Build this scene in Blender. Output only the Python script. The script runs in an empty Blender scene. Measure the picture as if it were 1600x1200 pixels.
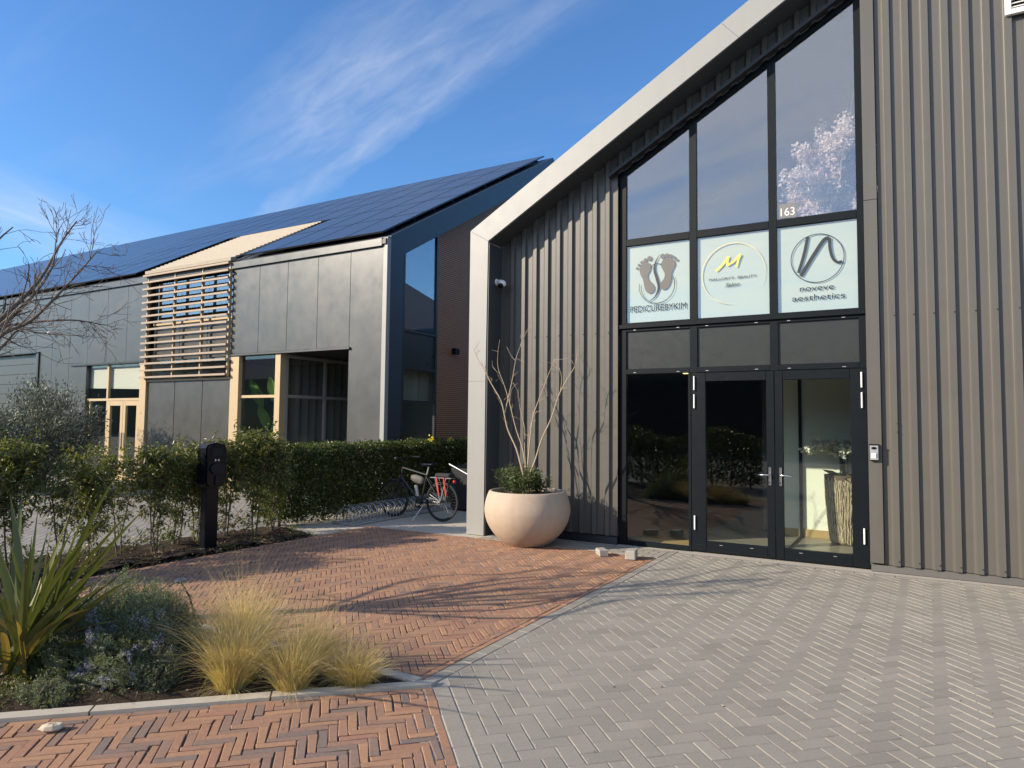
import bpy, math, random
import numpy as np
from mathutils import Vector, Matrix
random.seed(7); rng = np.random.default_rng(7)
sc = bpy.context.scene
C = sc.collection
R = math.radians

# ------------------------------------------------------------------ camera
CAMH = 1.72
cam = bpy.data.objects.new('camera', bpy.data.cameras.new('camera')); C.objects.link(cam)
yaw, pit, rol = 0.525237, 0.0569138, -0.0102407
fw = Vector((-math.sin(yaw)*math.cos(pit), math.cos(yaw)*math.cos(pit), math.sin(pit)))
r0 = Vector((math.cos(yaw), math.sin(yaw), 0)); u0 = r0.cross(fw)
rr = math.cos(rol)*r0 - math.sin(rol)*u0; uu = math.sin(rol)*r0 + math.cos(rol)*u0
M = Matrix((rr, uu, -fw)).transposed().to_4x4(); M.translation = (0, 0, CAMH)
cam.matrix_world = M
cam.data.sensor_width = 36; cam.data.lens = 1071.64/1600*36
cam.data.clip_start = 0.05; cam.data.clip_end = 3000
sc.camera = cam
sc.view_settings.view_transform = 'Standard'; sc.view_settings.look = 'None'
sc.view_settings.gamma = 1; sc.view_settings.exposure = 0.5
sc.cycles.use_denoising = True
sc.cycles.max_bounces = 8; sc.cycles.transparent_max_bounces = 16
sc.cycles.sample_clamp_indirect = 6; sc.cycles.caustics_reflective = False; sc.cycles.caustics_refractive = False

# ------------------------------------------------------------------ sky and sun
SAZ, SEL = R(44), R(25)          # light travels towards (+x,+y) at 44 degrees from +y
world = bpy.data.worlds.new('World'); sc.world = world; world.use_nodes = True
nt = world.node_tree; nt.nodes.clear()
class NT:
    def __init__(s, t): s.t = t
    def n(s, typ, **k):
        x = s.t.nodes.new(typ)
        for a, b in k.items():
            if a == 'ins':
                for i, v in b.items():
                    if hasattr(v, 'is_linked') or isinstance(v, bpy.types.NodeSocket): s.t.links.new(v, x.inputs[i])
                    else: x.inputs[i].default_value = v
            else: setattr(x, a, b)
        return x
    def math(s, op, a, b=0.0, c=None, clamp=False):
        d = {0: a, 1: b}
        if c is not None: d[2] = c
        return s.n('ShaderNodeMath', operation=op, use_clamp=clamp, ins=d).outputs[0]
    def vmath(s, op, a, b=(0, 0, 0)): return s.n('ShaderNodeVectorMath', operation=op, ins={0: a, 1: b})
    def noise(s, vec, scale, detail=4, rough=.55, dist=0):
        return s.n('ShaderNodeTexNoise', ins={'Vector': vec, 'Scale': scale, 'Detail': detail, 'Roughness': rough, 'Distortion': dist}).outputs['Fac']
    def ramp(s, fac, stops, interp='LINEAR'):
        x = s.n('ShaderNodeValToRGB', ins={0: fac}); x.color_ramp.interpolation = interp
        e = x.color_ramp.elements
        while len(e) < len(stops): e.new(.5)
        for q, (p, c) in zip(e, stops): q.position = p; q.color = (*c, 1) if len(c) == 3 else c
        return x.outputs[0]
    def mix(s, fac, a, b, mode='MIX'):
        x = s.n('ShaderNodeMix', data_type='RGBA', blend_type=mode)
        for i, v in ((0, fac), (6, a), (7, b)):
            if isinstance(v, bpy.types.NodeSocket): s.t.links.new(v, x.inputs[i])
            else: x.inputs[i].default_value = (*v, 1) if isinstance(v, tuple) and len(v) == 3 else v
        return x.outputs[2]
W = NT(nt)
sky = W.n('ShaderNodeTexSky', sky_type='NISHITA', sun_disc=False, sun_elevation=SEL, sun_rotation=math.pi+SAZ,
          altitude=0, air_density=1.15, dust_density=0.25, ozone_density=2.6)
tc = W.n('ShaderNodeTexCoord').outputs['Generated']
sep = W.n('ShaderNodeSeparateXYZ', ins={0: tc})
zz = W.math('ADD', W.math('MAXIMUM', sep.outputs[2], 0.0), 0.16)
px_ = W.math('DIVIDE', sep.outputs[0], zz); py_ = W.math('DIVIDE', sep.outputs[1], zz)
P = W.n('ShaderNodeCombineXYZ', ins={0: px_, 1: py_}).outputs[0]
def streak(cx, cy, ang, hl, hw, seed, fib, fs, gain):
    mp = W.n('ShaderNodeMapping', vector_type='TEXTURE', ins={0: P, 1: (cx, cy, 0), 2: (0, 0, ang)}).outputs[0]
    wob = W.noise(W.n('ShaderNodeMapping', ins={0: mp, 1: (seed, 0, 0)}).outputs[0], .45/hw, 4)
    s2 = W.n('ShaderNodeSeparateXYZ', ins={0: mp})
    v = W.math('ADD', s2.outputs[1], W.math('MULTIPLY', W.math('SUBTRACT', wob, .5), 1.1*hw))
    av = W.math('DIVIDE', W.math('ABSOLUTE', v), hw); au = W.math('DIVIDE', W.math('ABSOLUTE', s2.outputs[0]), hl)
    m = W.math('MULTIPLY', W.math('SUBTRACT', 1, av, clamp=True), W.math('SUBTRACT', 1, au, clamp=True))
    m = W.math('POWER', m, .8)
    sc2 = W.n('ShaderNodeMapping', ins={0: mp, 1: (seed, seed, 0), 2: (0, 0, fib), 3: (fs[0], fs[1], 1)}).outputs[0]
    f = W.noise(sc2, 1.0, 7, .58, .5)
    return W.math('MULTIPLY', m, W.math('MULTIPLY', W.math('MULTIPLY_ADD', f, 1.7, -.22, clamp=True), gain), clamp=True)
cl = None
for a in [(-1.02, 1.235, R(163), .78, .06, 1.3, R(20), (5, 24), .9), (-1.02, 1.10, R(168), .62, .19, 4.4, R(58), (6, 24), .8), (-1.66, 1.42, R(160), .45, .06, 2.1, R(15), (5, 22), .6),
          (-2.25, 1.02, R(100), .55, .30, 8.2, R(70), (3, 10), .9), 
          None, (-.33, -1.58, R(96), .34, .06, 3.7, R(80), (7, 26), 1.6), (-.5, -2.4, R(12), 2.2, .9, 6.1, R(4), (1.2, 7), 1.3), (-.1, -1.5, R(20), 2.6, 1.3, 5.3, R(10), (.9, 3.5), 1.7)]:
    if a is None: front, cl = cl, None; continue
    q = streak(*a); cl = q if cl is None else W.math('MAXIMUM', cl, q)
veil, cl = cl, front
wide = W.math('MULTIPLY', W.math('MULTIPLY_ADD', W.noise(W.n('ShaderNodeMapping', ins={0: P, 2: (0, 0, .6), 3: (1.2, 4.5, 1)}).outputs[0], 1.0, 6, .6, .4), 2.2, -1.15, clamp=True), .25)
cl = W.math('MAXIMUM', cl, wide)
cl = W.math('MULTIPLY', cl, .55)
tint = W.mix(1.0, sky.outputs[0], (0.74, 1.13, 1.56), 'MULTIPLY')
cloudcol = W.mix(1.0, W.mix(.8, sky.outputs[0], (5.6, 5.7, 6.0)), (1.25, 1.27, 1.32), 'MULTIPLY')
skyc = W.mix(cl, tint, cloudcol)
skyc = W.mix(W.math('MULTIPLY', veil, .74), skyc, (9.5, 9.6, 10.0))
bg = W.n('ShaderNodeBackground', ins={0: skyc, 1: 0.095})
nt.links.new(bg.outputs[0], W.n('ShaderNodeOutputWorld').inputs[0])
sun = bpy.data.objects.new('sun', bpy.data.lights.new('sun', 'SUN')); C.objects.link(sun)
sd = Vector((math.sin(SAZ)*math.cos(SEL), math.cos(SAZ)*math.cos(SEL), -math.sin(SEL)))
sun.rotation_euler = sd.to_track_quat('-Z', 'Y').to_euler()
sun.data.energy = 5.0; sun.data.angle = R(.53); sun.data.color = (1, .86, .68)

# ------------------------------------------------------------------ helpers
class MB:
    def __init__(s): s.v = []; s.f = []; s.t = []
    def add(s, vs, fs, tone=0.5):
        o = len(s.v); s.v += [tuple(p) for p in vs]; s.f += [tuple(i+o for i in f) for f in fs]; s.t += [tone]*len(fs); return s
    def box(s, lo, hi, c=0.0, tone=.5):
        (a, b, d), (e, f, g) = lo, hi
        if c <= 0:
            return s.add([(a,b,d),(e,b,d),(e,f,d),(a,f,d),(a,b,g),(e,b,g),(e,f,g),(a,f,g)],
                         [(3,2,1,0),(4,5,6,7),(0,1,5,4),(1,2,6,5),(2,3,7,6),(3,0,4,7)], tone)
        vs = []; fs = []; idx = {}
        def V(ix, iy, iz, ax):
            k = (ix, iy, iz, ax)
            if k not in idx:
                p = [a if ix == 0 else e, b if iy == 0 else f, d if iz == 0 else g]
                for q, i in enumerate((ix, iy, iz)):
                    if q != ax: p[q] += c if i == 0 else -c
                idx[k] = len(vs); vs.append(tuple(p))
            return idx[k]
        for s_ in (0, 1):
            q = [V(s_,0,0,0), V(s_,1,0,0), V(s_,1,1,0), V(s_,0,1,0)]; fs.append(q if s_ else q[::-1])
            q = [V(0,s_,0,1), V(0,s_,1,1), V(1,s_,1,1), V(1,s_,0,1)]; fs.append(q if s_ else q[::-1])
            q = [V(0,0,s_,2), V(1,0,s_,2), V(1,1,s_,2), V(0,1,s_,2)]; fs.append(q if s_ else q[::-1])
        for i in (0, 1):
            for j in (0, 1):
                fs.append([V(i,j,0,0), V(i,j,1,0), V(i,j,1,1), V(i,j,0,1)])
                fs.append([V(i,0,j,0), V(i,1,j,0), V(i,1,j,2), V(i,0,j,2)])
                fs.append([V(0,i,j,1), V(1,i,j,1), V(1,i,j,2), V(0,i,j,2)])
        for i in (0, 1):
            for j in (0, 1):
                for k in (0, 1): fs.append([V(i,j,k,0), V(i,j,k,1), V(i,j,k,2)])
        return s.add(vs, fs, tone)
    def tube(s, pts, rad, n=8, cap=True, tone=.5):
        pts = [Vector(p) for p in pts]; m = len(pts)
        if not hasattr(rad, '__len__'): rad = [rad]*m
        vs = []; up = Vector((0, 0, 1))
        d0 = (pts[1]-pts[0]).normalized()
        x = d0.orthogonal().normalized()
        for i, p in enumerate(pts):
            d = (pts[min(i+1, m-1)] - pts[max(i-1, 0)]).normalized()
            x = (x - d*x.dot(d)); x = x.normalized() if x.length > 1e-6 else d.orthogonal().normalized()
            y = d.cross(x)
            for k in range(n):
                a = 2*math.pi*k/n; vs.append(p + (x*math.cos(a)+y*math.sin(a))*rad[i])
        fs = [(i*n+k, i*n+(k+1) % n, (i+1)*n+(k+1) % n, (i+1)*n+k) for i in range(m-1) for k in range(n)]
        if cap: fs += [tuple(range(n-1, -1, -1)), tuple(range((m-1)*n, m*n))]
        return s.add(vs, fs, tone)
    def ring(s, c, axis, Rr, r, n=40, k=8, a0=0, a1=2*math.pi):
        axis = Vector(axis).normalized(); x = axis.orthogonal().normalized(); y = axis.cross(x); c = Vector(c)
        if a1-a0 > 6.28:
            vs = []; fs = []
            for i in range(n):
                a = 2*math.pi*i/n; e = x*math.cos(a)+y*math.sin(a)
                for j in range(k):
                    b = 2*math.pi*j/k; vs.append(c + e*(Rr+r*math.cos(b)) + axis*r*math.sin(b))
            for i in range(n):
                for j in range(k): fs.append((i*k+j, ((i+1) % n)*k+j, ((i+1) % n)*k+(j+1) % k, i*k+(j+1) % k))
            return s.add(vs, fs)
        return s
    def lathe(s, prof, c=(0, 0, 0), n=32, tone=.5):
        vs = []; m = len(prof)
        for (r, z) in prof:
            for k in range(n):
                a = 2*math.pi*k/n; vs.append((c[0]+r*math.cos(a), c[1]+r*math.sin(a), c[2]+z))
        fs = [(i*n+k, i*n+(k+1) % n, (i+1)*n+(k+1) % n, (i+1)*n+k) for i in range(m-1) for k in range(n)]
        return s.add(vs, fs, tone)
    def prism(s, poly, ax, lo, hi, tone=.5):
        # poly of 2d points in the plane perpendicular to axis ax (x: (y,z), y: (x,z), z: (x,y))
        def P3(p, h): return {'x': (h, p[0], p[1]), 'y': (p[0], h, p[1]), 'z': (p[0], p[1], h)}[ax]
        n = len(poly); vs = [P3(p, lo) for p in poly] + [P3(p, hi) for p in poly]
        fs = [tuple(range(n)), tuple(range(2*n-1, n-1, -1))] + [(i, i+n, (i+1) % n+n, (i+1) % n) for i in range(n)]
        return s.add(vs, fs, tone)

def mesh(name, mb, mat, smooth=False, tone=False):
    me = bpy.data.meshes.new(name); me.from_pydata(mb.v, [], mb.f)
    if mat: me.materials.append(mat)
    if smooth: me.shade_smooth()
    if tone:
        at = me.attributes.new('tone', 'FLOAT', 'FACE'); at.data.foreach_set('value', np.array(mb.t, dtype=np.float32))
    me.update(); return me
def fixn(me):
    import bmesh
    b = bmesh.new(); b.from_mesh(me); bmesh.ops.recalc_face_normals(b, faces=b.faces); b.to_mesh(me); b.free()
def obj(name, mb, mat, parent=None, smooth=False, kind=None, label=None, cat=None, group=None, tone=False, fix=False, origin=None, auto=None):
    me = mb if isinstance(mb, bpy.types.Mesh) else mesh(name, mb, mat, smooth, tone)
    if fix: fixn(me)
    o = bpy.data.objects.new(name, me); C.objects.link(o)
    if origin is not None:
        me.transform(Matrix.Translation(-Vector(origin))); o.location = origin
    if auto: me.set_sharp_from_angle(angle=R(auto))
    if parent:
        o.parent = parent
        if parent.parent is None: o.matrix_parent_inverse = Matrix.Translation(parent.location).inverted()
        else: o.matrix_parent_inverse = Matrix.Identity(4)
    tag(o, label, cat, group, kind); return o
def tag(o, label=None, cat=None, group=None, kind=None):
    for k, v in (('label', label), ('category', cat), ('group', group), ('kind', kind)):
        if v: o[k] = v
    return o
def thing(name, label, cat, loc=(0, 0, 0), group=None):
    o = bpy.data.objects.new(name, None); C.objects.link(o); o.location = loc; o.empty_display_size = .2
    return tag(o, label, cat, group)
def dup(root, loc, rz=0, scale=1, label=None):
    def cp(o, p):
        c = o.copy(); C.objects.link(c); c.parent = p
        for ch in o.children: cp(ch, c)
        return c
    r = cp(root, None); r.location = loc; r.rotation_euler = (0, 0, rz); r.scale = (scale,)*3 if not hasattr(scale, '__len__') else scale
    if label: r['label'] = label
    return r
def npmesh(name, verts, faces, mat, smooth=False):
    verts = np.asarray(verts, dtype=np.float32); faces = np.asarray(faces, dtype=np.int32)
    me = bpy.data.meshes.new(name); n, k = faces.shape
    me.vertices.add(len(verts)); me.vertices.foreach_set('co', verts.ravel())
    me.loops.add(n*k); me.loops.foreach_set('vertex_index', faces.ravel())
    me.polygons.add(n); me.polygons.foreach_set('loop_start', np.arange(0, n*k, k, dtype=np.int32))
    me.polygons.foreach_set('loop_total', np.full(n, k, dtype=np.int32))
    me.materials.append(mat); me.update(calc_edges=True); me.validate()
    if smooth: me.shade_smooth()
    return me
def unit(a): return a/np.maximum(np.linalg.norm(a, axis=-1, keepdims=True), 1e-9)
def leaves(pos, dirs, length, width, fold=.15, droop=0.0):
    """one kite-shaped two-facet leaf per point: verts, quad-free tri faces"""
    n = len(pos); d = unit(dirs); rnd = unit(rng.normal(size=(n, 3)))
    s = unit(np.cross(d, rnd)); nn = np.cross(s, d)
    L = np.broadcast_to(np.asarray(length, float), (n,))[:, None]; Wd = np.broadcast_to(np.asarray(width, float), (n,))[:, None]
    b = pos; t = pos + d*L + np.array([0, 0, -1])*droop*L
    m = pos + d*L*.45
    l = m + s*Wd*.5 + nn*Wd*fold; r = m - s*Wd*.5 + nn*Wd*fold
    v = np.stack([b, l, t, r], 1).reshape(-1, 3)
    i = np.arange(n)[:, None]*4
    f = np.concatenate([i+[[0, 2, 1]], i+[[0, 3, 2]]], 1).reshape(-1, 3)
    return v, f
def merge(parts):
    vs = []; fs = []; o = 0
    for v, f in parts: vs.append(v); fs.append(np.asarray(f)+o); o += len(v)
    return np.concatenate(vs), np.concatenate(fs)
def blades(base, tip_dir, L, w, bend, seg=4):
    """thin curved grass blades; base (n,3), start direction, bend vector (n,3) added quadratically"""
    n = len(base); d = unit(tip_dir); side = unit(np.cross(d, np.array([[0, 0, 1.]])) + rng.normal(size=(n, 3))*.5)
    t = np.linspace(0, 1, seg+1)
    L = np.asarray(L)[:, None]; rows = []
    for i, tt in enumerate(t):
        c = base + d*L*tt + bend*L*tt**2.2
        ww = w*(1-tt)**.6 if i else w*.8
        ww = np.broadcast_to(np.asarray(ww), (n,))[:, None]
        rows.append(c - side*ww*.5); rows.append(c + side*ww*.5)
    v = np.stack(rows, 1).reshape(-1, 3); k = 2*(seg+1)
    i = np.arange(n)[:, None]*k; f = []
    for q in range(seg): f.append(i+[[2*q, 2*q+1, 2*q+3, 2*q+2]])
    return v, np.concatenate(f, 1).reshape(-1, 4)

# ------------------------------------------------------------------ materials
MATS = {}
def mat(name): 
    m = bpy.data.materials.new(name); m.use_nodes = True; t = NT(m.node_tree); m.node_tree.nodes.clear()
    out = t.n('ShaderNodeOutputMaterial'); return m, t, out
def pbr(name, col, rough=.5, metal=0.0, var=.06, scale=6, bump=0.0, bscale=60, spec=.5, coat=0, rvar=.08, tone=None, streaks=0, isl=None, objrand=None, big=0, bigs=.9):
    m, t, out = mat(name)
    co = t.n('ShaderNodeTexCoord').outputs['Object']
    geo = t.n('ShaderNodeNewGeometry')
    wp = geo.outputs['Position']
    nz = t.noise(wp, scale, 5, .6)
    f = t.math('MULTIPLY_ADD', nz, 2*var, 1-var)
    if streaks:
        st = t.noise(t.n('ShaderNodeMapping', ins={0: wp, 3: (9, 9, .35)}).outputs[0], 1.0, 5, .65)
        f = t.math('MULTIPLY', f, t.math('MULTIPLY_ADD', st, 2*streaks, 1-streaks))
    if big: f = t.math('MULTIPLY', f, t.math('MULTIPLY_ADD', t.noise(wp, bigs, 6, .7, .3), 2*big, 1-big))
    base = (*col, 1)
    if tone:
        a = t.n('ShaderNodeAttribute', attribute_name='tone').outputs['Fac']; basec = t.ramp(a, tone)
    elif isl: basec = t.ramp(geo.outputs['Random Per Island'], isl)
    elif objrand: basec = t.ramp(t.n('ShaderNodeObjectInfo').outputs['Random'], objrand)
    else: basec = t.n('ShaderNodeRGB').outputs[0]; basec.node.outputs[0].default_value = base
    c = t.n('ShaderNodeMix', data_type='RGBA', blend_type='MULTIPLY', ins={0: 1.0, 6: basec}).outputs[2]
    g = t.n('ShaderNodeCombineXYZ', ins={0: f, 1: f, 2: f}).outputs[0]; m.node_tree.links.new(g, c.node.inputs[7])
    rg = t.math('MULTIPLY_ADD', t.noise(wp, scale*2.3, 4), 2*rvar, rough-rvar, clamp=True)
    b = t.n('ShaderNodeBsdfPrincipled', ins={'Base Color': c, 'Roughness': rg, 'Metallic': metal, 'Specular IOR Level': spec, 'Coat Weight': coat})
    if bump:
        bp = t.n('ShaderNodeBump', ins={'Strength': 1.0, 'Distance': bump, 'Height': t.noise(wp, bscale, 5, .65)})
        m.node_tree.links.new(bp.outputs[0], b.inputs['Normal'])
    m.node_tree.links.new(b.outputs[0], out.inputs[0]); return m
def leafmat(name, stops, rough=.5, trans=.25, tcol=None, spec=.4):
    m, t, out = mat(name)
    geo = t.n('ShaderNodeNewGeometry')
    c = t.ramp(geo.outputs['Random Per Island'], stops)
    b = t.n('ShaderNodeBsdfPrincipled', ins={'Base Color': c, 'Roughness': rough, 'Specular IOR Level': spec})
    tr = t.n('ShaderNodeBsdfTranslucent', ins={0: t.mix(1.0, c, tcol or (1.3, 1.4, .6), 'MULTIPLY')})
    mx = t.n('ShaderNodeMixShader', ins={0: trans, 1: b.outputs[0], 2: tr.outputs[0]})
    m.node_tree.links.new(mx.outputs[0], out.inputs[0]); return m
def glass(name, f0=.07, tint=(.8, .86, .84), rough=0.0):
    m, t, out = mat(name)
    lw = t.n('ShaderNodeLayerWeight', ins={0: .5}).outputs['Facing']
    fac = t.math('MULTIPLY_ADD', t.math('POWER', lw, 5.0), 1-f0, f0, clamp=True)
    wp = t.n('ShaderNodeNewGeometry').outputs['Position']
    bp = t.n('ShaderNodeBump', ins={'Strength': .04, 'Distance': .004, 'Height': t.noise(wp, 1.1, 1)})
    gl = t.n('ShaderNodeBsdfGlossy', ins={0: (.95, .97, 1, 1), 'Roughness': rough, 'Normal': bp.outputs[0]})
    tr = t.n('ShaderNodeBsdfTransparent', ins={0: (*tint, 1)})
    mx = t.n('ShaderNodeMixShader', ins={0: fac, 1: tr.outputs[0], 2: gl.outputs[0]})
    m.node_tree.links.new(mx.outputs[0], out.inputs[0]); return m

m_clad = pbr('cladding_steel', (.100, .094, .083), .38, .0, .05, 3, .0005, 40, .6, streaks=.13, big=.07)
m_fascia = pbr('fascia_aluminium', (.295, .298, .284), .45, .0, .03, 2, .0003, 30, .5, streaks=.07)
m_frame = pbr('frame_black', (.005, .008, .011), .45, 0, .1, 5, 0, 60, .18)
m_panelgrey = pbr('spandrel_panel', (.034, .038, .036), .3, 0, .04, 4)
m_steel = pbr('stainless_steel', (.72, .72, .72), .22, 1.0, .03, 8)
m_galv = pbr('galvanised_steel', (.5, .52, .53), .42, .7, .15, 14)
m_white = pbr('white_paint', (.80, .80, .77), .45, 0, .03, 4)
m_glass = glass('window_glass', .085, (.95, .97, .96))
m_glassdark = glass('door_glass', .05, (.94, .97, .95))
m_glassup = glass('upper_glass', .17, (.97, .98, .98))
m_glasssign = glass('sign_glass', .12, (.93, .96, .95))
m_film = pbr('window_film', (.635, .64, .53), .35, 0, .02, 2)
m_ink = pbr('sign_ink', (.035, .04, .038), .35)
m_taupe = pbr('sign_taupe', (.135, .13, .122), .4)
m_gold = pbr('sign_gold', (.86, .66, .14), .35)
m_palegold = pbr('sign_pale_gold', (.62, .58, .36), .35)
m_wallpan = pbr('wall_panel_grey', (.074, .077, .075), .32, .2, .03, 1.5, .0004, 9, .6, streaks=.05, big=.025)
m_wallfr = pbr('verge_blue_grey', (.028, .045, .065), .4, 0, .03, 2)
m_beige = pbr('frame_beige', (.48, .36, .21), .45, 0, .04, 5)
m_slat = pbr('louvre_timber', (.34, .26, .19), .6, 0, .16, 9, .0008, 30)
m_roofslat = pbr('roof_slat_timber', (.30, .25, .18), .6, 0, .14, 9, .0008, 30)
m_wood = pbr('timber_cladding', (.36, .19, .10), .6, 0, .16, 7, .0008, 60)
m_roof = pbr('roof_sheet', (.05, .055, .06), .5, 0, .05, 3)
m_pv = pbr('solar_glass', (.030, .036, .055), .24, 0, .1, 1.2, 0, 20, .5, rvar=.03)
m_pvf = pbr('solar_frame', (.012, .013, .016), .4)
m_concrete = pbr('kerb_concrete', (.46, .42, .345), .85, 0, .14, 9, .002, 120)
m_sand = pbr('joint_sand', (.20, .17, .13), .95, 0, .2, 20, .003, 160)
m_sandg = pbr('joint_sand_pale', (.40, .365, .31), .95, 0, .18, 20, .003, 160)
m_red = pbr('clay_brick', (.3, .1, .06), .82, 0, .28, 34, .0022, 170, .3,
            tone=[(0, (.19, .15, .13)), (.12, (.25, .17, .13)), (.28, (.30, .18, .125)), (.55, (.345, .198, .125)), (.82, (.39, .225, .13)), (1, (.325, .172, .117))], big=.2, bigs=1.1)
m_grey = pbr('concrete_paver', (.2, .19, .18), .88, 0, .22, 60, .0024, 300, .3,
             tone=[(0, (.262, .240, .202)), (.15, (.285, .262, .22)), (.8, (.305, .28, .235)), (1, (.33, .302, .252))], big=.2, bigs=1.3)
m_soil = pbr('soil', (.045, .032, .022), .95, 0, .45, 14, .02, 45, .2)
m_planter = pbr('planter_stone', (.47, .37, .28), .78, 0, .10, 9, .0022, 130, .35, streaks=.13, big=.13, bigs=2.2)
m_bark = pbr('bark_grey', (.15, .12, .095), .85, 0, .3, 20, .002, 60, .3)
m_barkpale = pbr('bark_pale', (.42, .34, .24), .75, 0, .2, 18, .001, 60, .3)
m_barkdark = pbr('bark_dark', (.085, .062, .045), .85, 0, .3, 20, .002, 60, .3)
m_black = pbr('black_plastic', (.004, .006, .011), .30, 0, .08, 6, spec=.22)
m_rubber = pbr('tyre_rubber', (.02, .02, .02), .75, 0, .1, 20)
m_dark = pbr('dark_metal', (.024, .026, .030), .4, .2, .1, 10)
m_redp = pbr('red_strap', (.50, .03, .025), .5)
m_stone = pbr('loose_stone', (.36, .34, .30), .85, 0, .2, 20, .003, 90)
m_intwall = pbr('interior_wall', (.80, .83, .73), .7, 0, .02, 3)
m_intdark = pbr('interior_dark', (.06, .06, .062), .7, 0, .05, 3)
m_floorint = pbr('interior_floor', (.27, .255, .20), .35, 0, .08, 4)
m_skirt = pbr('timber_skirting', (.42, .29, .13), .5, 0, .1, 12)
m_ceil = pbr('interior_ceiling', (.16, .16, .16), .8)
m_vase = pbr('bark_vase', (.62, .52, .36), .4, .1, .45, 45, .004, 60)
m_curtain = pbr('curtain_cloth', (.26, .265, .245), .9, 0, .05, 6)
m_mat = pbr('coir_mat', (.42, .27, .12), .95, 0, .25, 40, .01, 90)
m_bag = pbr('grey_bag', (.10, .095, .09), .7, 0, .1, 12)
m_lfhedge = leafmat('hedge_leaf', [(0, (.055, .07, .02)), (.45, (.115, .135, .038)), (.8, (.19, .195, .06)), (1, (.30, .25, .095))], .38, .33)
m_lfclip = leafmat('clipped_leaf', [(0, (.03, .048, .016)), (.5, (.065, .09, .026)), (.85, (.12, .14, .04)), (1, (.2, .18, .06))], .35, .28)
m_lfolive = leafmat('olive_leaf', [(0, (.08, .10, .07)), (.6, (.15, .17, .125)), (1, (.26, .28, .22))], .5, .15, (1.1, 1.1, .9))
m_lfrose = leafmat('rosemary_leaf', [(0, (.08, .105, .055)), (.6, (.17, .20, .12)), (1, (.32, .34, .25))], .5, .3)
m_flower = leafmat('rosemary_flower', [(0, (.26, .27, .42)), (.6, (.38, .39, .55)), (1, (.55, .56, .66))], .6, .3, (1, 1, 1))
m_grass = leafmat('feather_grass', [(0, (.46, .33, .11)), (.45, (.66, .51, .20)), (.8, (.78, .64, .31)), (1, (.86, .76, .47))], .55, .35, (1.1, 1, .7))
m_grassb = leafmat('grass_base', [(0, (.28, .27, .05)), (.6, (.48, .44, .09)), (1, (.66, .57, .18))], .55, .35, (1.1, 1.1, .6))
m_phor = leafmat('flax_leaf', [(0, (.07, .085, .026)), (.55, (.115, .13, .04)), (.85, (.20, .20, .07)), (1, (.36, .32, .12))], .42, .15)
m_phord = leafmat('flax_leaf_old', [(0, (.26, .16, .05)), (1, (.38, .26, .09))], .5, .2)
m_lfshrub = leafmat('shrub_leaf', [(0, (.035, .06, .018)), (.6, (.075, .105, .03)), (1, (.15, .17, .055))], .45, .22)
m_weed = leafmat('weed_leaf', [(0, (.07, .09, .025)), (.6, (.14, .15, .045)), (1, (.25, .22, .09))], .5, .25)
m_blossom = leafmat('blossom_petal', [(0, (.80, .62, .60)), (.4, (.90, .80, .78)), (1, (.94, .90, .88))], .6, .35, (1, .95, .95))
m_orchid = leafmat('orchid_petal', [(0, (.78, .79, .70)), (1, (.9, .9, .84))], .5, .3, (1, 1, .95))
m_yellow = leafmat('yellow_petal', [(0, (.70, .58, .05)), (1, (.85, .75, .12))], .5, .3)
m_strel = leafmat('banana_leaf', [(0, (.10, .20, .06)), (1, (.16, .27, .08))], .35, .3)
m_dead = leafmat('dry_leaf', [(0, (.13, .08, .045)), (1, (.33, .24, .15))], .7, .15)
# far parking pavers: too far to tell apart
m, t, out = mat('ground_pavers')
wp = t.n('ShaderNodeNewGeometry').outputs['Position']
br = t.n('ShaderNodeTexBrick', ins={'Vector': t.n('ShaderNodeMapping', ins={0: wp, 2: (0, 0, R(44))}).outputs[0], 'Color1': (.25, .235, .21, 1), 'Color2': (.29, .27, .24, 1), 'Mortar': (.09, .085, .08, 1), 'Scale': 1.0, 'Mortar Size': .006, 'Brick Width': .21, 'Row Height': .105})
cc = t.mix(1.0, br.outputs[0], t.ramp(t.noise(wp, 1.3, 5), [(.3, (.8, .8, .8)), (.7, (1.12, 1.1, 1.06))]), 'MULTIPLY')
b = t.n('ShaderNodeBsdfPrincipled', ins={'Base Color': cc, 'Roughness': .9})
m.node_tree.links.new(b.outputs[0], out.inputs[0]); m_ground = m
# lit ceiling strip
m, t, out = mat('lamp_glow'); e = t.n('ShaderNodeEmission', ins={0: (1, .68, .25, 1), 1: 3.0}); m.node_tree.links.new(e.outputs[0], out.inputs[0]); m_glow = m

# ------------------------------------------------------------------ ground and paving
g = MB(); S = 900
g.add([(-S, -S, -.03), (S, -S, -.03), (S, S, -.03), (-S, S, -.03)], [(0, 1, 2, 3)])
obj('ground', g, m_ground, kind='structure', label='grey paver ground of the parking area')

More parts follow.
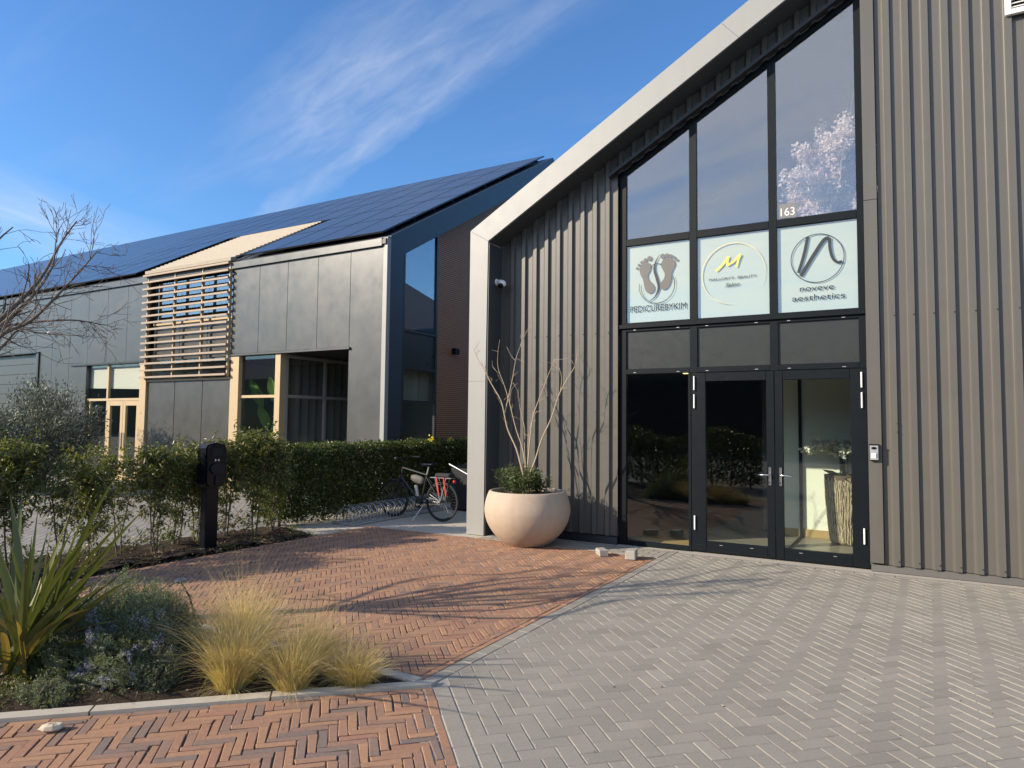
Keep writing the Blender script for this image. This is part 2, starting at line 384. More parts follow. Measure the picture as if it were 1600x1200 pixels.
TH = R(43.8); A0 = np.array([-2.72, 3.70])
ua = np.array([math.cos(TH), math.sin(TH)]); ub = np.array([math.sin(TH), -math.cos(TH)])
def clip(poly, hp):
    for (n, d) in hp:            # keep n.p <= d
        out = []
        for i in range(len(poly)):
            p, q = poly[i], poly[(i+1) % len(poly)]; a = n[0]*p[0]+n[1]*p[1]-d; b_ = n[0]*q[0]+n[1]*q[1]-d
            if a <= 0: out.append(p)
            if (a < 0 < b_) or (b_ < 0 < a):
                s_ = a/(a-b_); out.append((p[0]+(q[0]-p[0])*s_, p[1]+(q[1]-p[1])*s_))
        poly = out
        if len(poly) < 3: return []
    return poly
def area(p): return abs(sum(p[i][0]*p[(i+1) % len(p)][1]-p[(i+1) % len(p)][0]*p[i][1] for i in range(len(p))))/2
def shrink(poly, g):
    c = np.mean(poly, 0); out = []; n = len(poly); P_ = [np.array(p) for p in poly]
    if sum(P_[i][0]*P_[(i+1) % n][1]-P_[(i+1) % n][0]*P_[i][1] for i in range(n)) < 0: P_ = P_[::-1]
    for i in range(n):
        p, a, b_ = P_[i], P_[i-1], P_[(i+1) % n]
        e1 = (p-a)/max(np.linalg.norm(p-a), 1e-6); e2 = (b_-p)/max(np.linalg.norm(b_-p), 1e-6)
        n1 = np.array([-e1[1], e1[0]]); n2 = np.array([-e2[1], e2[0]]); k = 1+n1@n2
        out.append(p + (n1+n2)/max(k, .35)*g)
    return out
def herring(w, nr, rect, hp, gap):
    """herringbone pieces as polygons; w cell width, nr length/width ratio, rect = (s0,s1,t0,t1) in the turned axes"""
    s0, s1, t0, t1 = [int(math.floor(v/w)) for v in rect]; out = []
    for y in range(t0-nr, t1+1):
        for x in range(s0-nr, s1+1):
            k = (x+y) % (2*nr)
            if k == 0: q = (x, y, x+nr, y+1)
            elif k == nr: q = (x, y, x+1, y+nr)
            else: continue
            cs = [(q[0], q[1]), (q[2], q[1]), (q[2], q[3]), (q[0], q[3])]
            pl = [tuple(A0 + ua*c[0]*w + ub*c[1]*w) for c in cs]
            pl = clip(pl, hp)
            if len(pl) >= 3 and area(pl) > w*w*.18: out.append(pl)
    return out
def rowpieces(o, d, L, wd, n, stagger=0):
    """a course of pieces laid lengthwise from o along d (2d), to the left of d"""
    d = np.array(d, float); nn = np.array([-d[1], d[0]]); out = []
    for i in range(n):
        p = np.array(o)+d*L*(i+stagger); out.append([tuple(p), tuple(p+d*L), tuple(p+d*L+nn*wd), tuple(p+nn*wd)])
    return out
def piece(mb, poly, gap, bev, jit, tone, rough=0.0):
    p = shrink(poly, gap); n = len(p)
    z = random.uniform(-jit, jit); tx, ty = random.uniform(-jit, jit)*4, random.uniform(-jit, jit)*4; c = np.mean(p, 0)
    if rough:
        p = [q+np.array([random.gauss(0, rough), random.gauss(0, rough)]) for q in p]
    pin = shrink(p, bev)
    def zz_(q): return z+(q[0]-c[0])*tx+(q[1]-c[1])*ty
    # shrink may reorder to ccw consistently
    top = [(q[0], q[1], zz_(q)) for q in pin]; mid = [(q[0], q[1], zz_(q)-bev*.9) for q in p]; bot = [(q[0], q[1], -.045) for q in p]
    vs = top+mid+bot
    fs = [tuple(range(n))] + [(i, n+i, n+(i+1) % n, (i+1) % n) for i in range(n)] + [(n+i, 2*n+i, 2*n+(i+1) % n, n+(i+1) % n) for i in range(n)]
    mb.add(vs, fs, tone)
def lay(parent, name, polys, gap, bev, jit, m, limit=300, rough=0.0, tonef=None):
    polys = sorted(polys, key=lambda p: (np.mean(p, 0)**2).sum() + (0 if inview(np.mean(p, 0)) else 1e4))
    far = MB()
    for i, p in enumerate(polys):
        tn = tonef(p) if tonef else random.random()
        if i < limit:
            mb = MB(); piece(mb, p, gap, bev, jit, tn, rough); obj(name, mb, m, parent, tone=True)
        else: piece(far, p, gap, bev, jit, tn, rough)
    if far.v: obj(name+'_field', far, m, parent, tone=True, kind='stuff')
def inview(c):
    q = Vector((c[0], c[1], -CAMH)); d = q.dot(fw)
    if d < .3: return False
    x = q.dot(rr)/d*1071.6; y = -q.dot(uu)/d*1071.6
    return abs(x) < 830 and abs(y) < 625
XB = -2.857                       # joint between red path and grey border
YF = 8.72                         # end of the red path before the facade strip
def sheet(name, pts, z, m, lab, parent=None):
    mb = MB(); mb.add([(x, y, z) for x, y in pts], [tuple(range(len(pts)))]); return obj(name, mb, m, parent, kind='structure', label=lab, fix=True)
na, nb = tuple(ua), tuple(ub); da, db = float(ua@A0), float(ub@A0)
def neg(v): return (-v[0], -v[1])
# red patch in front of the kerb
hp_patch = [(na, da-.062), (neg(nb), -(db+.055))]
c1 = A0; 
patch = sheet('brick_patch', [tuple(A0), tuple(A0+ub*2.6), tuple(A0+ub*2.6-ua*4.2), tuple(A0-ua*4.2)], -.014, m_sand, 'red clay brick paving in the left foreground')
pl = herring(.0535, 4, (-3.6, 0, 0, 1.9), hp_patch, 0)
pl = [p for p in pl if inview(np.mean(p, 0))]
pl += rowpieces(A0+ub*.01, ub, .205, -.058, 10)
pl += rowpieces(A0-ua*.07, -ua, .212, .053, 17)
lay(patch, 'brick', pl, 0.0022, .0036, .0032, m_red, 300, .0028)
# red path beyond the bed
path = sheet('brick_path', [(-7.75, 3.72), (XB, 3.72), (XB, YF), (-7.75, YF)], -.014, m_sand, 'red clay herringbone brick path to the planter')
hp_path = [((1, 0), XB-.056), ((0, -1), -3.80), ((0, 1), YF), ((-1, 0), 7.75)]
def rng_rect(pts): 
    q = [((np.array(p)-A0)@ua, (np.array(p)-A0)@ub) for p in pts]; a = np.array(q); return (a[:, 0].min(), a[:, 0].max(), a[:, 1].min(), a[:, 1].max())
pl = herring(.0535, 4, rng_rect([(-7.75, 3.7), (XB, 3.7), (XB, YF), (-7.75, YF)]), hp_path, 0)
pl += [clip(p, [((0, 1), YF)]) for p in rowpieces((XB, 3.74), (0, 1), .205, .054, 25) if np.mean(p, 0)[1] < YF]
lay(path, 'brick', [p for p in pl if len(p) > 2], 0.0022, .0036, .0026, m_red, 300, .0022, tonef=lambda p: min(1, max(0, random.gauss(.6, .24))))
# grey paving
gp = sheet('grey_paving', [(XB, 3.6), (-1.2, 1.9), (.6, .4), (9, .4), (9, 9.46), (-5.6, 9.46), (-5.6, YF), (XB, YF)], -.0058, m_sandg, 'grey concrete paver forecourt before the glass doors')
XG = XB+.108
hp_grey = [(neg(na), -(da+.112)), ((-1, 0), -XG), ((0, 1), 9.12)]
pl = herring(.1065, 2, rng_rect([(XG, 9.2), (4.5, 9.2), (4.5, .5), (-2.3, .5)]), hp_grey, 0)
pl = [p for p in pl if inview(np.mean(p, 0))]
pl += [p for p in rowpieces(A0+ub*.0, ub, .213, .108, 12)]
pl += [p for p in rowpieces((XG, 3.78), (0, 1), .213, .105, 26) if np.mean(p, 0)[1] < 9.45]
pl += rowpieces((XG+.02, 9.12), (1, 0), .213, .105, 24)
for k in range(5): pl += [clip(p, [((1, 0), XB-.003)]) for p in rowpieces((-5.62, YF+.02+k*.1065), (1, 0), .213, .1065, 14, .5*(k % 2))]
lay(gp, 'paver', [p for p in pl if len(p) > 2], .0022, .0044, .0010, m_grey, 300)
rack_paving = sheet('rack_paving', [(-9.2, 8.0), (-7.75, 7.6), (-7.75, YF-.01), (-5.0, YF-.01), (-5.0, 14), (-9.2, 14)], -.008, m_concrete, 'grey concrete strip under the bicycle rack')

# ------------------------------------------------------------------ planting beds and kerbs
def bed(name, pts, z, lab, amp=.03, step=.06, edge=None):
    xs = [p[0] for p in pts]; ys = [p[1] for p in pts]
    nx = int((max(xs)-min(xs))/step)+1; ny = int((max(ys)-min(ys))/step)+1
    mb = MB(); idx = {}
    for i in range(nx+1):
        for j in range(ny+1):
            x = min(xs)+(max(xs)-min(xs))*i/nx; y = min(ys)+(max(ys)-min(ys))*j/ny
            s_ = True
            for k in range(len(pts)):
                p, q = pts[k], pts[(k+1) % len(pts)]
                if (q[0]-p[0])*(y-p[1])-(q[1]-p[1])*(x-p[0]) < (-.09 if edge else .004)*math.hypot(q[0]-p[0], q[1]-p[1]): s_ = False
            if s_:
                idx[(i, j)] = len(mb.v); zq = z+random.gauss(0, amp*.4)+amp*math.sin(x*5.1+y*3)*math.cos(y*4.3-x); mb.v.append((x, y, min(zq, edge(x, y)) if edge else zq))
    for i in range(nx):
        for j in range(ny):
            k = [(i, j), (i+1, j), (i+1, j+1), (i, j+1)]
            if all(q in idx for q in k): mb.f.append(tuple(idx[q] for q in k)); mb.t.append(.5)
    return obj(name, mb, m_soil, kind='structure', smooth=True, label=lab)
bed('planting_bed', [(-2.86, 3.70), (-9.2, 3.68), (-9.2, -1.8), (-8.4, -1.8)], .022, 'dark soil of the planting bed behind the kerb', edge=lambda x, y: min(-.012+max(0, -((np.array((x, y))-A0)@ub)-.09)*.35, -.012+max(0, 3.72-y)*.35))
bed('hedge_bed', [(-7.78, 1.5), (-7.78, 7.62), (-9.15, 7.75), (-9.15, 1.5)], .02, 'dark soil strip under the loose hedge')
for i in range(5):
    p0 = A0-ua*(i*1.0+.006)-ub*.10; p1 = A0-ua*((i+1)*1.0-.006)-ub*.10; q0 = p0+ub*.095; q1 = p1+ub*.095
    if i == 0: p0 = A0+np.array([-.02, .085])
    mb = MB(); mb.prism([tuple(p0), tuple(q0), tuple(q1), tuple(p1)], 'z', -.06, .018+random.uniform(-.002, .002))
    obj('kerb_stone', mb, m_concrete, fix=True, label='%s pale kerb stone from the bed corner, along the foreground bricks' % ['first', 'second', 'third', 'fourth', 'fifth', 'sixth', 'seventh'][i], cat='kerb', group='kerb edging of the planting bed', origin=((p0[0]+q1[0])/2, (p0[1]+q1[1])/2, 0))
for i in range(3):
    x1 = -2.86-i*1.0; x0 = x1-.99
    mb = MB(); mb.box((x0, 3.70, -.06), (x1, 3.785, .012), .006)
    obj('kerb_stone', mb, m_concrete, label='narrow kerb stone behind the grasses, %s along the red path' % ['first', 'second', 'third', 'fourth', 'fifth'][i], cat='kerb', group='kerb edging of the planting bed', origin=((x0+x1)/2, 3.74, 0))

# ------------------------------------------------------------------ right building with the gable
B = thing('office_building', 'taupe ribbed steel gabled building with black glass entrance', 'building', (-5.98, 9.3, 0))
XL, XA = -5.98, 1.85                 # outer left edge, apex
SL = .578
def zo(x): return 4.755+SL*(x-XL) if x <= XA else 4.755+SL*(XA-XL)-SL*(x-XA)
def zi(x): return 4.560+SL*(x+5.648)  # inner lower edge of the verge frame
YV, YC, YG = 9.392, 9.348, 9.42
YP = 8.955
# post and verge fascia, built as panels with open joints
def fpan(poly, nm='fascia_panel'):
    mb = MB(); mb.prism(poly, 'y', YP, YV+.12); obj(nm, mb, m_fascia, B, fix=True)
jz = 2.365
fpan([(XL, .0), (-5.668, .0), (-5.668, jz-.0015), (XL, jz-.0015)], 'corner_post')
fpan([(XL, jz+.0015), (-5.668, jz+.0015), (-5.648, 4.560-.001), (XL, 4.753-.001)], 'corner_post')
xj = [(XL, -5.648), (-2.05, -1.83), (1.85, 1.85)]
for (o0, i0), (o1, i1) in zip(xj, xj[1:]):
    e = .0015
    fpan([(o0+e*(o0 != XL), zo(o0)+.002), (i0+e, zi(i0)+.002), (i1-e, zi(i1) if i1 < 1.8 else zi(i1)), (o1-e, zo(o1))])
# right slope of the verge, outside the picture but standing
mb = MB(); XR = 2*XA-XL
mb.prism([(XA+.002, zo(XA)), (XA+.002, zi(XA)), (XR-.33, 4.56), (XR-.33, 0), (XR, 0), (XR, 4.755)], 'y', YP, YV+.12); obj('fascia_panel', mb, m_fascia, B, fix=True)
m_shadepanel = pbr('frame_shade_dark', (.05, .055, .06), .45)  # added dark panels; shade on post return and soffit put into their colour
mb = MB(); mb.box((-5.6665, YP+.012, 0), (-5.648, YV-.001, 4.52), .001); mb.v = [(p[0]+.02*min(1, max(0, (p[2]-jz)/(4.56-jz))), p[1], p[2]) for p in mb.v]; obj('return_shade_panel', mb, m_shadepanel, B)
mb = MB(); mb.prism([(-5.645, zi(-5.645)-.014), (XA, zi(XA)-.014), (XA, zi(XA)-.002), (-5.645, zi(-5.645)-.002)], 'y', YP+.012, YV-.001); obj('soffit_shade_panel', mb, m_shadepanel, B, fix=True)
# ribbed cladding
PIT = .2028
def ribs(x0, x1, zt, z0, phase):
    """trapezoidal sheet between x0 and x1; ribs repeat every PIT; phase = x of a crest's sharp right edge"""
    xs = []
    prof = [(0, YV), (.088, YV), (.100, YV-.018), (.110, YV-.025), (.124, YC), (.182, YC), (.1915, YV)]
    k = math.floor((x0-phase)/PIT)-1
    while phase+k*PIT < x1+PIT:
        b0 = phase+k*PIT+.0115
        for (dx, y) in prof: xs.append((b0+dx, y))
        k += 1
    xs = sorted(xs); 
    def yat(x):
        for (p, q) in zip(xs, xs[1:]):
            if p[0] <= x <= q[0]: return p[1]+(q[1]-p[1])*(x-p[0])/max(q[0]-p[0], 1e-9)
        return YV
    pts = [(x0, yat(x0))]+[p for p in xs if x0 < p[0] < x1]+[(x1, yat(x1))]
    mb = MB(); n = len(pts)
    for (x, y) in pts: mb.v += [(x, y, z0), (x, y, zt(x))]
    mb.f = [(2*i, 2*i+2, 2*i+3, 2*i+1) for i in range(n-1)]; mb.t = [.5]*(n-1)
    return mb
PHL, PHR = -3.773-.0, .9-.0
def top(x): return (zo(x) if x <= XA else zo(x))-.1
x = -5.66
while x < -3.66:
    x1 = min(x+1.014, -3.655); obj('cladding_sheet', ribs(x, x1, top, .115, PHL), m_clad, B); x = x1
def barz(x): return 5.40+.570*(x+3.547)
x = -3.655                             # strip above the sloped window head
while x < -.43:
    x1 = min(x+1.014, -.43); mb = ribs(x, x1, top, 0, PHL)
    mb.v = [(v[0], v[1], max(v[2], barz(v[0])+.05)) if i % 2 == 0 else v for i, v in enumerate(mb.v)]; obj('cladding_sheet', mb, m_clad, B); x = x1
# flat reveal strip right of the frame then ribs to the right end
mb = MB(); mb.box((-.438, YC-.01, .10), (-.292, YV+.05, 4.495), .003); mb.box((-.438, YC-.01, 4.499), (-.292, YV+.05, top(-.43)), .003)
obj('flat_trim', mb, m_clad, B)
x = -.285
while x < XR-.35:
    x1 = min(x+1.014, XR-.35); obj('cladding_sheet', ribs(x, x1, top, .085, PHR), m_clad, B); x = x1
# screws on the crests
def screw(x, z):
    mb = MB(); mb.lathe([(.0, .0), (.009, .0), (.008, .004), (.005, .006), (0.0, .006)], n=8)
    me = mesh('screw', mb, m_dark); me.transform(Matrix.Translation((x, YC-.001, z)) @ Matrix.Rotation(R(90), 4, 'X')); obj('screw', me, None, B)
for k in range(-7, 1): screw(PHL+k*PIT-.02, 3.055)
for k in range(-5, 3): screw(PHR+k*PIT-.02, 3.055); screw(PHR+k*PIT-.02, .14)
for xx in (-.335, -.125): screw(xx, 1.66); screw(xx, 1.76)
# plinth flashing
mb = MB(); mb.prism([(YV-.05, 0), (YV+.06, 0), (YV+.06, .115), (YV-.03, .10)], 'x', -5.655, -3.66); obj('plinth_flashing', mb, m_dark, B, fix=True)
mb = MB(); mb.prism([(YV-.03, 0), (YV+.06, 0), (YV+.06, .09), (YV-.012, .075)], 'x', -.43, XR-.35); obj('plinth_flashing', mb, m_clad, B, fix=True)
# curtain wall frame
FD = .075
def fbox(nm, x0, x1, z0, z1, y0=YG, y1=YG+FD, m=m_frame, par=B, c=.004):
    mb = MB(); mb.box((x0, y0, z0), (x1, y1, z1), c); return obj(nm, mb, m, par)
def vpost(x0, x1, z0):
    mb = MB(); mb.prism([(x0, z0), (x1, z0), (x1, barz(x1)+.02), (x0, barz(x0)+.02)], 'y', YG, YG+FD); obj('mullion', mb, m_frame, B, fix=True)
vpost(-3.648, -3.548, .0); vpost(-2.616, -2.515, 2.44); vpost(-1.563, -1.463, 2.44); vpost(-.521, -.442, 2.44)
fbox('mullion', -2.643, -2.605, 0, 2.438)
cols = [(-3.548, -2.616), (-2.515, -1.563), (-1.463, -.521)]
for a, b_ in cols:
    fbox('transom', a+.001, b_-.001, 4.322, 4.425); fbox('transom', a+.001, b_-.001, 3.062, 3.19); fbox('transom', a+.001, b_-.001, 2.442, 2.516)
fbox('ledge', -3.648, -.442, 3.105, 3.165, YG-.035, YG-.001, m_frame)
# sloped head bar with projecting drip
mb = MB(); x0, x1 = -3.72, -.44
mb.prism([(x0, barz(x0)), (x1, barz(x1)), (x1, barz(x1)+.075), (x0, barz(x0)+.075)], 'y', YG-.002, YG+FD); obj('sloped_head', mb, m_frame, B, fix=True)
mb = MB(); x0 = -3.77; mb.prism([(x0, barz(x0)+.077), (x1, barz(x1)+.077), (x1, barz(x1)+.125), (x0, barz(x0)+.125)], 'y', YC-.075, YG+FD); obj('drip_flashing', mb, m_dark, B, fix=True)
# panes
YGL = YG+.028
for a, b_ in cols:
    mb = MB(); mb.prism([(a, 4.425), (b_, 4.425), (b_, barz(b_)), (a, barz(a))], 'y', YGL, YGL+.006); obj('pane', mb, m_glassup, B, fix=True)
    fbox('spandrel_panel', a, b_, 2.516, 3.062, YGL, YGL+.02, m_panelgrey, c=0)
fbox('pane', -3.548, -2.643, .06, 2.442, YGL, YGL+.006, m_glassdark, c=0)
fbox('transom', -3.547, -2.644, .0, .062)
for a, b_ in cols:                       # small drain caps
    for z in (3.078, 2.46): 
        for q in (.12, .8): fbox('drain_cap', a+q*(b_-a), a+q*(b_-a)+.04, z, z+.006, YG-.004, YG+.001, m_galv, c=0)
# white film panes with their lettering
YT = YG+.026
films = [fbox('window_film', a, b_, 3.19, 4.322, YG+.045, YG+.05, m_film, c=0) for a, b_ in cols]
for a, b_ in cols: fbox('pane', a, b_, 3.19, 4.322, YGL, YGL+.004, m_glasssign, c=0)
def ribbon(mb, pts, w, y):
    pts = [np.array(p, float) for p in pts]; n = len(pts)
    if not hasattr(w, '__len__'): w = [w]*n
    L_, R_ = [], []
    for i in range(n):
        d = pts[min(i+1, n-1)]-pts[max(i-1, 0)]; d = d/max(np.linalg.norm(d), 1e-9); nn = np.array([-d[1], d[0]])
        L_.append(pts[i]+nn*w[i]/2); R_.append(pts[i]-nn*w[i]/2)
    vs = [(p[0], y, p[1]) for p in L_]+[(p[0], y, p[1]) for p in R_]+[(p[0], y+.002, p[1]) for p in L_]+[(p[0], y+.002, p[1]) for p in R_]
    fs = []
    for i in range(n-1): fs += [(i, i+1, n+i+1, n+i), (2*n+i, 3*n+i, 3*n+i+1, 2*n+i+1), (i, 2*n+i, 2*n+i+1, i+1), (n+i, n+i+1, 3*n+i+1, 3*n+i)]
    mb.add(vs, fs)
def spline(pts, k=8):
    pts = [np.array(p, float) for p in pts]; P_ = [2*pts[0]-pts[1]]+pts+[2*pts[-1]-pts[-2]]; out = []
    for i in range(1, len(P_)-2):
        a, b_, c, d = P_[i-1:i+3]
        for j in range(k):
            t_ = j/k; out.append(.5*((2*b_)+(-a+c)*t_+(2*a-5*b_+4*c-d)*t_**2+(-a+3*b_-3*c+d)*t_**3))
    out.append(pts[-1]); return out
def blob(mb, pts, y, k=8):
    q = spline(list(pts)+[pts[0]], k)[:-1]; n = len(q); mb.prism([tuple(p) for p in q], 'y', y, y+.002)
def text(body, x, z, h, width, parent, m, shear=0, y=None, align='CENTER', ext=.001):
    cu = bpy.data.curves.new('lettering', 'FONT'); cu.body = body; cu.size = 1; cu.align_x = align; cu.shear = shear; cu.extrude = .5
    o = bpy.data.objects.new('tmp', cu); C.objects.link(o)
    dg = bpy.context.evaluated_depsgraph_get(); dg.update(); me = bpy.data.meshes.new_from_object(o.evaluated_get(dg)); bpy.data.objects.remove(o)
    co = np.zeros(len(me.vertices)*3); me.vertices.foreach_get('co', co); co = co.reshape(-1, 3)
    w = co[:, 0].max()-co[:, 0].min(); hh = co[:, 1].max()-min(0, co[:, 1].min()); cx = (co[:, 0].max()+co[:, 0].min())/2
    co2 = np.stack([x+(co[:, 0]-cx)*width/w, (y or YT)-co[:, 2]*2*ext, z+co[:, 1]*h/hh], 1)
    me.vertices.foreach_set('co', co2.ravel().astype(np.float32)); me.materials.clear(); me.materials.append(m); me.update()
    ob = obj('lettering', me, None, parent); return ob
def loc(i, u, v): a, b_ = cols[i]; return (a+u*(b_-a), 3.19+v*1.132)
def arc(c, r, a0, a1, n=48): return [(c[0]+r*math.cos(R(a0+(a1-a0)*k/n)), c[1]+r*math.sin(R(a0+(a1-a0)*k/n))) for k in range(n+1)]
# feet emblem
f0 = films[0]; mb = MB()
Lf = [(.225, .72), (.27, .765), (.335, .77), (.385, .735), (.385, .67), (.345, .60), (.36, .54), (.43, .475), (.45, .42), (.42, .375), (.365, .365), (.31, .40), (.285, .47), (.265, .55), (.225, .62), (.21, .675)]
blob(mb, [loc(0, *p) for p in Lf], YT, 4)
Rf = [(.56, .745), (.60, .785), (.68, .795), (.755, .76), (.775, .70), (.745, .645), (.72, .59), (.715, .52), (.68, .44), (.63, .40), (.57, .40), (.535, .445), (.55, .49), (.60, .54), (.61, .60), (.575, .665), (.55, .71)]
blob(mb, [loc(0, *p) for p in Rf], YT, 4)
for (u, v, r) in [(.372, .815, .036), (.303, .80, .028), (.248, .775, .025), (.203, .742, .022), (.168, .705, .018), (.58, .825, .036), (.648, .83, .028), (.708, .815, .025), (.758, .79, .022), (.803, .755, .018)]:
    c = loc(0, u, v); mb.prism(arc(c, r, 0, 342, 19), 'y', YT, YT+.002)
obj('emblem', mb, m_taupe, f0, fix=True)
mb = MB()
ribbon(mb, spline([loc(0, *p) for p in [(.535, .85), (.47, .765), (.45, .66), (.49, .54), (.515, .43), (.46, .32), (.34, .25)]], 8), [.004+.034*math.sin(math.pi*k/48)**1.3 for k in range(49)], YT-.0015)
ribbon(mb, spline([loc(0, *p) for p in [(.39, .70), (.47, .74), (.555, .725)]], 6), .009, YT-.0035)
cc_ = loc(0, .487, .46)
ribbon(mb, arc(cc_, .262, 170, 385), .006, YT-.0055); ribbon(mb, arc((cc_[0]+.012, cc_[1]-.008), .246, 175, 380), .004, YT-.0075)
obj('emblem', mb, m_ink, f0, fix=True)
text('PEDICUREBYKIM', loc(0, .5, 0)[0], 3.19+.155, .09, .82, f0, m_ink)
# beauty emblem
f1 = films[1]; mb = MB(); c = (loc(1, .507, 0)[0], 3.775)
ribbon(mb, arc(c, .418, 268, -28), [.012*(.25+.75*math.sin(math.pi*min(1, k/44))**.5) for k in range(49)], YT); obj('emblem', mb, m_palegold, f1, fix=True)
mb = MB()
def L2(x, y): u = (x-765)/720; yt = 15-45*u; yb = 820-55*u; return loc(1, u, (yb-y)/(yb-yt))
ribbon(mb, spline([L2(*p) for p in [(962, 352), (1020, 300), (1088, 212)]], 8), .030, YT); ribbon(mb, spline([L2(*p) for p in [(1088, 212), (1075, 262), (1075, 302)]], 6), .034, YT-.002)
ribbon(mb, spline([L2(*p) for p in [(1075, 302), (1140, 262), (1208, 196)]], 8), .028, YT-.004); ribbon(mb, spline([L2(*p) for p in [(1208, 196), (1185, 250), (1166, 318)]], 8), [.034-.001*k for k in range(17)], YT-.006)
obj('emblem', mb, m_gold, f1, fix=True)
text("MALLORY'S", c[0]-.152, 3.70, .034, .335, f1, m_ink); text('BEAUTY', c[0]+.185, 3.70, .034, .245, f1, m_ink); text('Salon', c[0]-.01, 3.60, .055, .19, f1, m_ink, .4)
# aesthetics emblem
f2 = films[2]; mb = MB(); c = (loc(2, .51, 0)[0], 3.19+.598*1.132)
def L3(x, y): u = (x-95)/835; yt = 235-110*u; yb = 1120-60*u; return loc(2, u, (yb-y)/(yb-yt))
ribbon(mb, arc(c, .312, 0, 360, 64), .010, YT)
ribbon(mb, spline([L3(*p) for p in [(425, 322), (385, 500), (322, 700)]], 8), .036, YT-.002)
ribbon(mb, spline([L3(*p) for p in [(345, 735), (480, 520), (590, 360), (650, 330)]], 8), .042, YT-.004)
ribbon(mb, spline([L3(*p) for p in [(650, 330), (655, 440), (680, 540), (725, 585), (778, 578)]], 8), [.036-.0002*k for k in range(33)], YT-.006)
obj('emblem', mb, m_ink, f2, fix=True)
text('noveve', c[0]-.01, 3.19+.232*1.132, .05, .40, f2, m_ink); text('aesthetics', c[0]+.005, 3.19+.125*1.132, .072, .62, f2, m_ink)
# house number plate on the glass
a = cols[2][0]; fp = fbox('number_plate', a+.02, a+.245, 4.44, 4.63, YGL-.004, YGL-.001, pbr('plate_film', (.17, .17, .17), .5), c=0)
text('163', a+.135, 4.47, .105, .17, fp, m_white, y=YGL-.006)

# doors
def door(x0, x1, side):
    w = MB(); y0 = YG+.004; y1 = YG+.07
    gx0, gx1 = (x0+.195, x1-.098) if side < 0 else (x0+.098, x1-.185)
    z0, z1 = .015, 2.438; g0, g1 = .155, 2.318
    w.box((x0, y0, z0), (gx0, y1, z1), .004); w.box((gx1, y0, z0), (x1, y1, z1), .004)
    w.box((gx0+.0005, y0+.002, g1), (gx1-.0005, y1, z1), .004); w.box((gx0+.0005, y0+.002, z0), (gx1-.0005, y1, g0), .004)
    d = obj('door', w, m_frame, B, label='black framed glass door leaf, %s of the pair' % ('left' if side < 0 else 'right'))
    fbox('pane', gx0, gx1, g0, g1, YGL+.005, YGL+.013, m_glassdark, d, 0)
    # jamb groove beside the hinges
    hx = x0+.045 if side < 0 else x1-.055
    for z in (2.20, 1.95, .42):
        if z > 1: hz0, hz1 = z-.0, z+.19
        else: hz0, hz1 = .30, .49
        mb = MB(); mb.tube([(hx, YG-.014, hz0), (hx, YG-.014, hz1)], .0105, 8); mb.box((hx-.004, YG-.012, hz0+.02), (hx+.004, YG+.01, hz1-.02)); obj('hinge', mb, m_white, d)
    kx = x1-.062 if side < 0 else x0+.062
    mb = MB(); mb.box((kx-.017, YG-.012, .945), (kx+.017, YG+.002, 1.185), .006); pl_ = obj('handle_plate', mb, m_steel, d)
    s_ = -1 if side < 0 else 1
    mb = MB(); mb.tube([(kx, YG-.01, 1.085), (kx, YG-.05, 1.085), (kx+s_*.02, YG-.062, 1.085), (kx+s_*.07, YG-.064, 1.085), (kx+s_*.135, YG-.06, 1.082)], [.011, .011, .0115, .011, .010], 10); obj('handle', mb, m_steel, d, smooth=True)
    mb = MB(); mb.tube([(kx, YG-.016, .985), (kx, YG+.0, .985)], .011, 10); obj('lock_cylinder', mb, m_dark, d)
    for q in (.25, .75): fbox('drain_cap', gx0+q*(gx1-gx0)-.02, gx0+q*(gx1-gx0)+.02, .115, .121, YG-.001, YG+.006, m_galv, d, 0)
door(-2.602, -1.520, -1); door(-1.514, -.445, 1)
# building shell and rooms
def shell(nm, lo, hi, m): mb = MB(); mb.box(lo, hi); return obj(nm, mb, m, B)
mb = MB(); mb.prism([(XL+.03, 0), (XL+.2, 0), (XL+.2, 4.70), (XL+.03, 4.62)], 'y', YV+.125, 24); obj('side_wall', mb, m_clad, B, fix=True)
mb = MB(); mb.prism([(XR-.2, 0), (XR-.03, 0), (XR-.03, 4.62), (XR-.2, 4.70)], 'y', YV+.125, 24); obj('side_wall', mb, m_clad, B, fix=True)
mb = MB(); mb.prism([(XL+.21, 0), (XR-.21, 0), (XR-.21, 4.7), (XA, zo(XA)-.2), (XL+.21, 4.7)], 'y', 23.8, 24); obj('rear_wall', mb, m_clad, B, fix=True)
mb = MB(); mb.prism([(XL+.03, zo(XL)-.03), (XA, zo(XA)-.03), (XR-.03, zo(XL)-.03), (XR-.03, zo(XL)-.13), (XA, zo(XA)-.13), (XL+.03, zo(XL)-.13)], 'y', YV+.125, 24); obj('roof', mb, m_roof, B, fix=True)
shell('interior_floor', (-5.7, YG+.08, -.02), (9.4, 23.7, .012), m_floorint)
shell('storey_slab', (-5.7, YG+.08, 2.62), (9.4, 23.7, 3.02), m_ceil)
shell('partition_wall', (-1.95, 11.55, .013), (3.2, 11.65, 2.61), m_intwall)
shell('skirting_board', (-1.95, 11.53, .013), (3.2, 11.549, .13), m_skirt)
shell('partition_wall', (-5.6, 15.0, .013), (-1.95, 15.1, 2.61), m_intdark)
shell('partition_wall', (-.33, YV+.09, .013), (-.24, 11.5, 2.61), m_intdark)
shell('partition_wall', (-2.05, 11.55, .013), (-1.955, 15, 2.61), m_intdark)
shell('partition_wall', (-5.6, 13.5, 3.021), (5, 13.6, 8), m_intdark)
shell('glass_screen_post', (-1.50, 11.495, .013), (-1.455, 11.529, 2.61), m_frame)
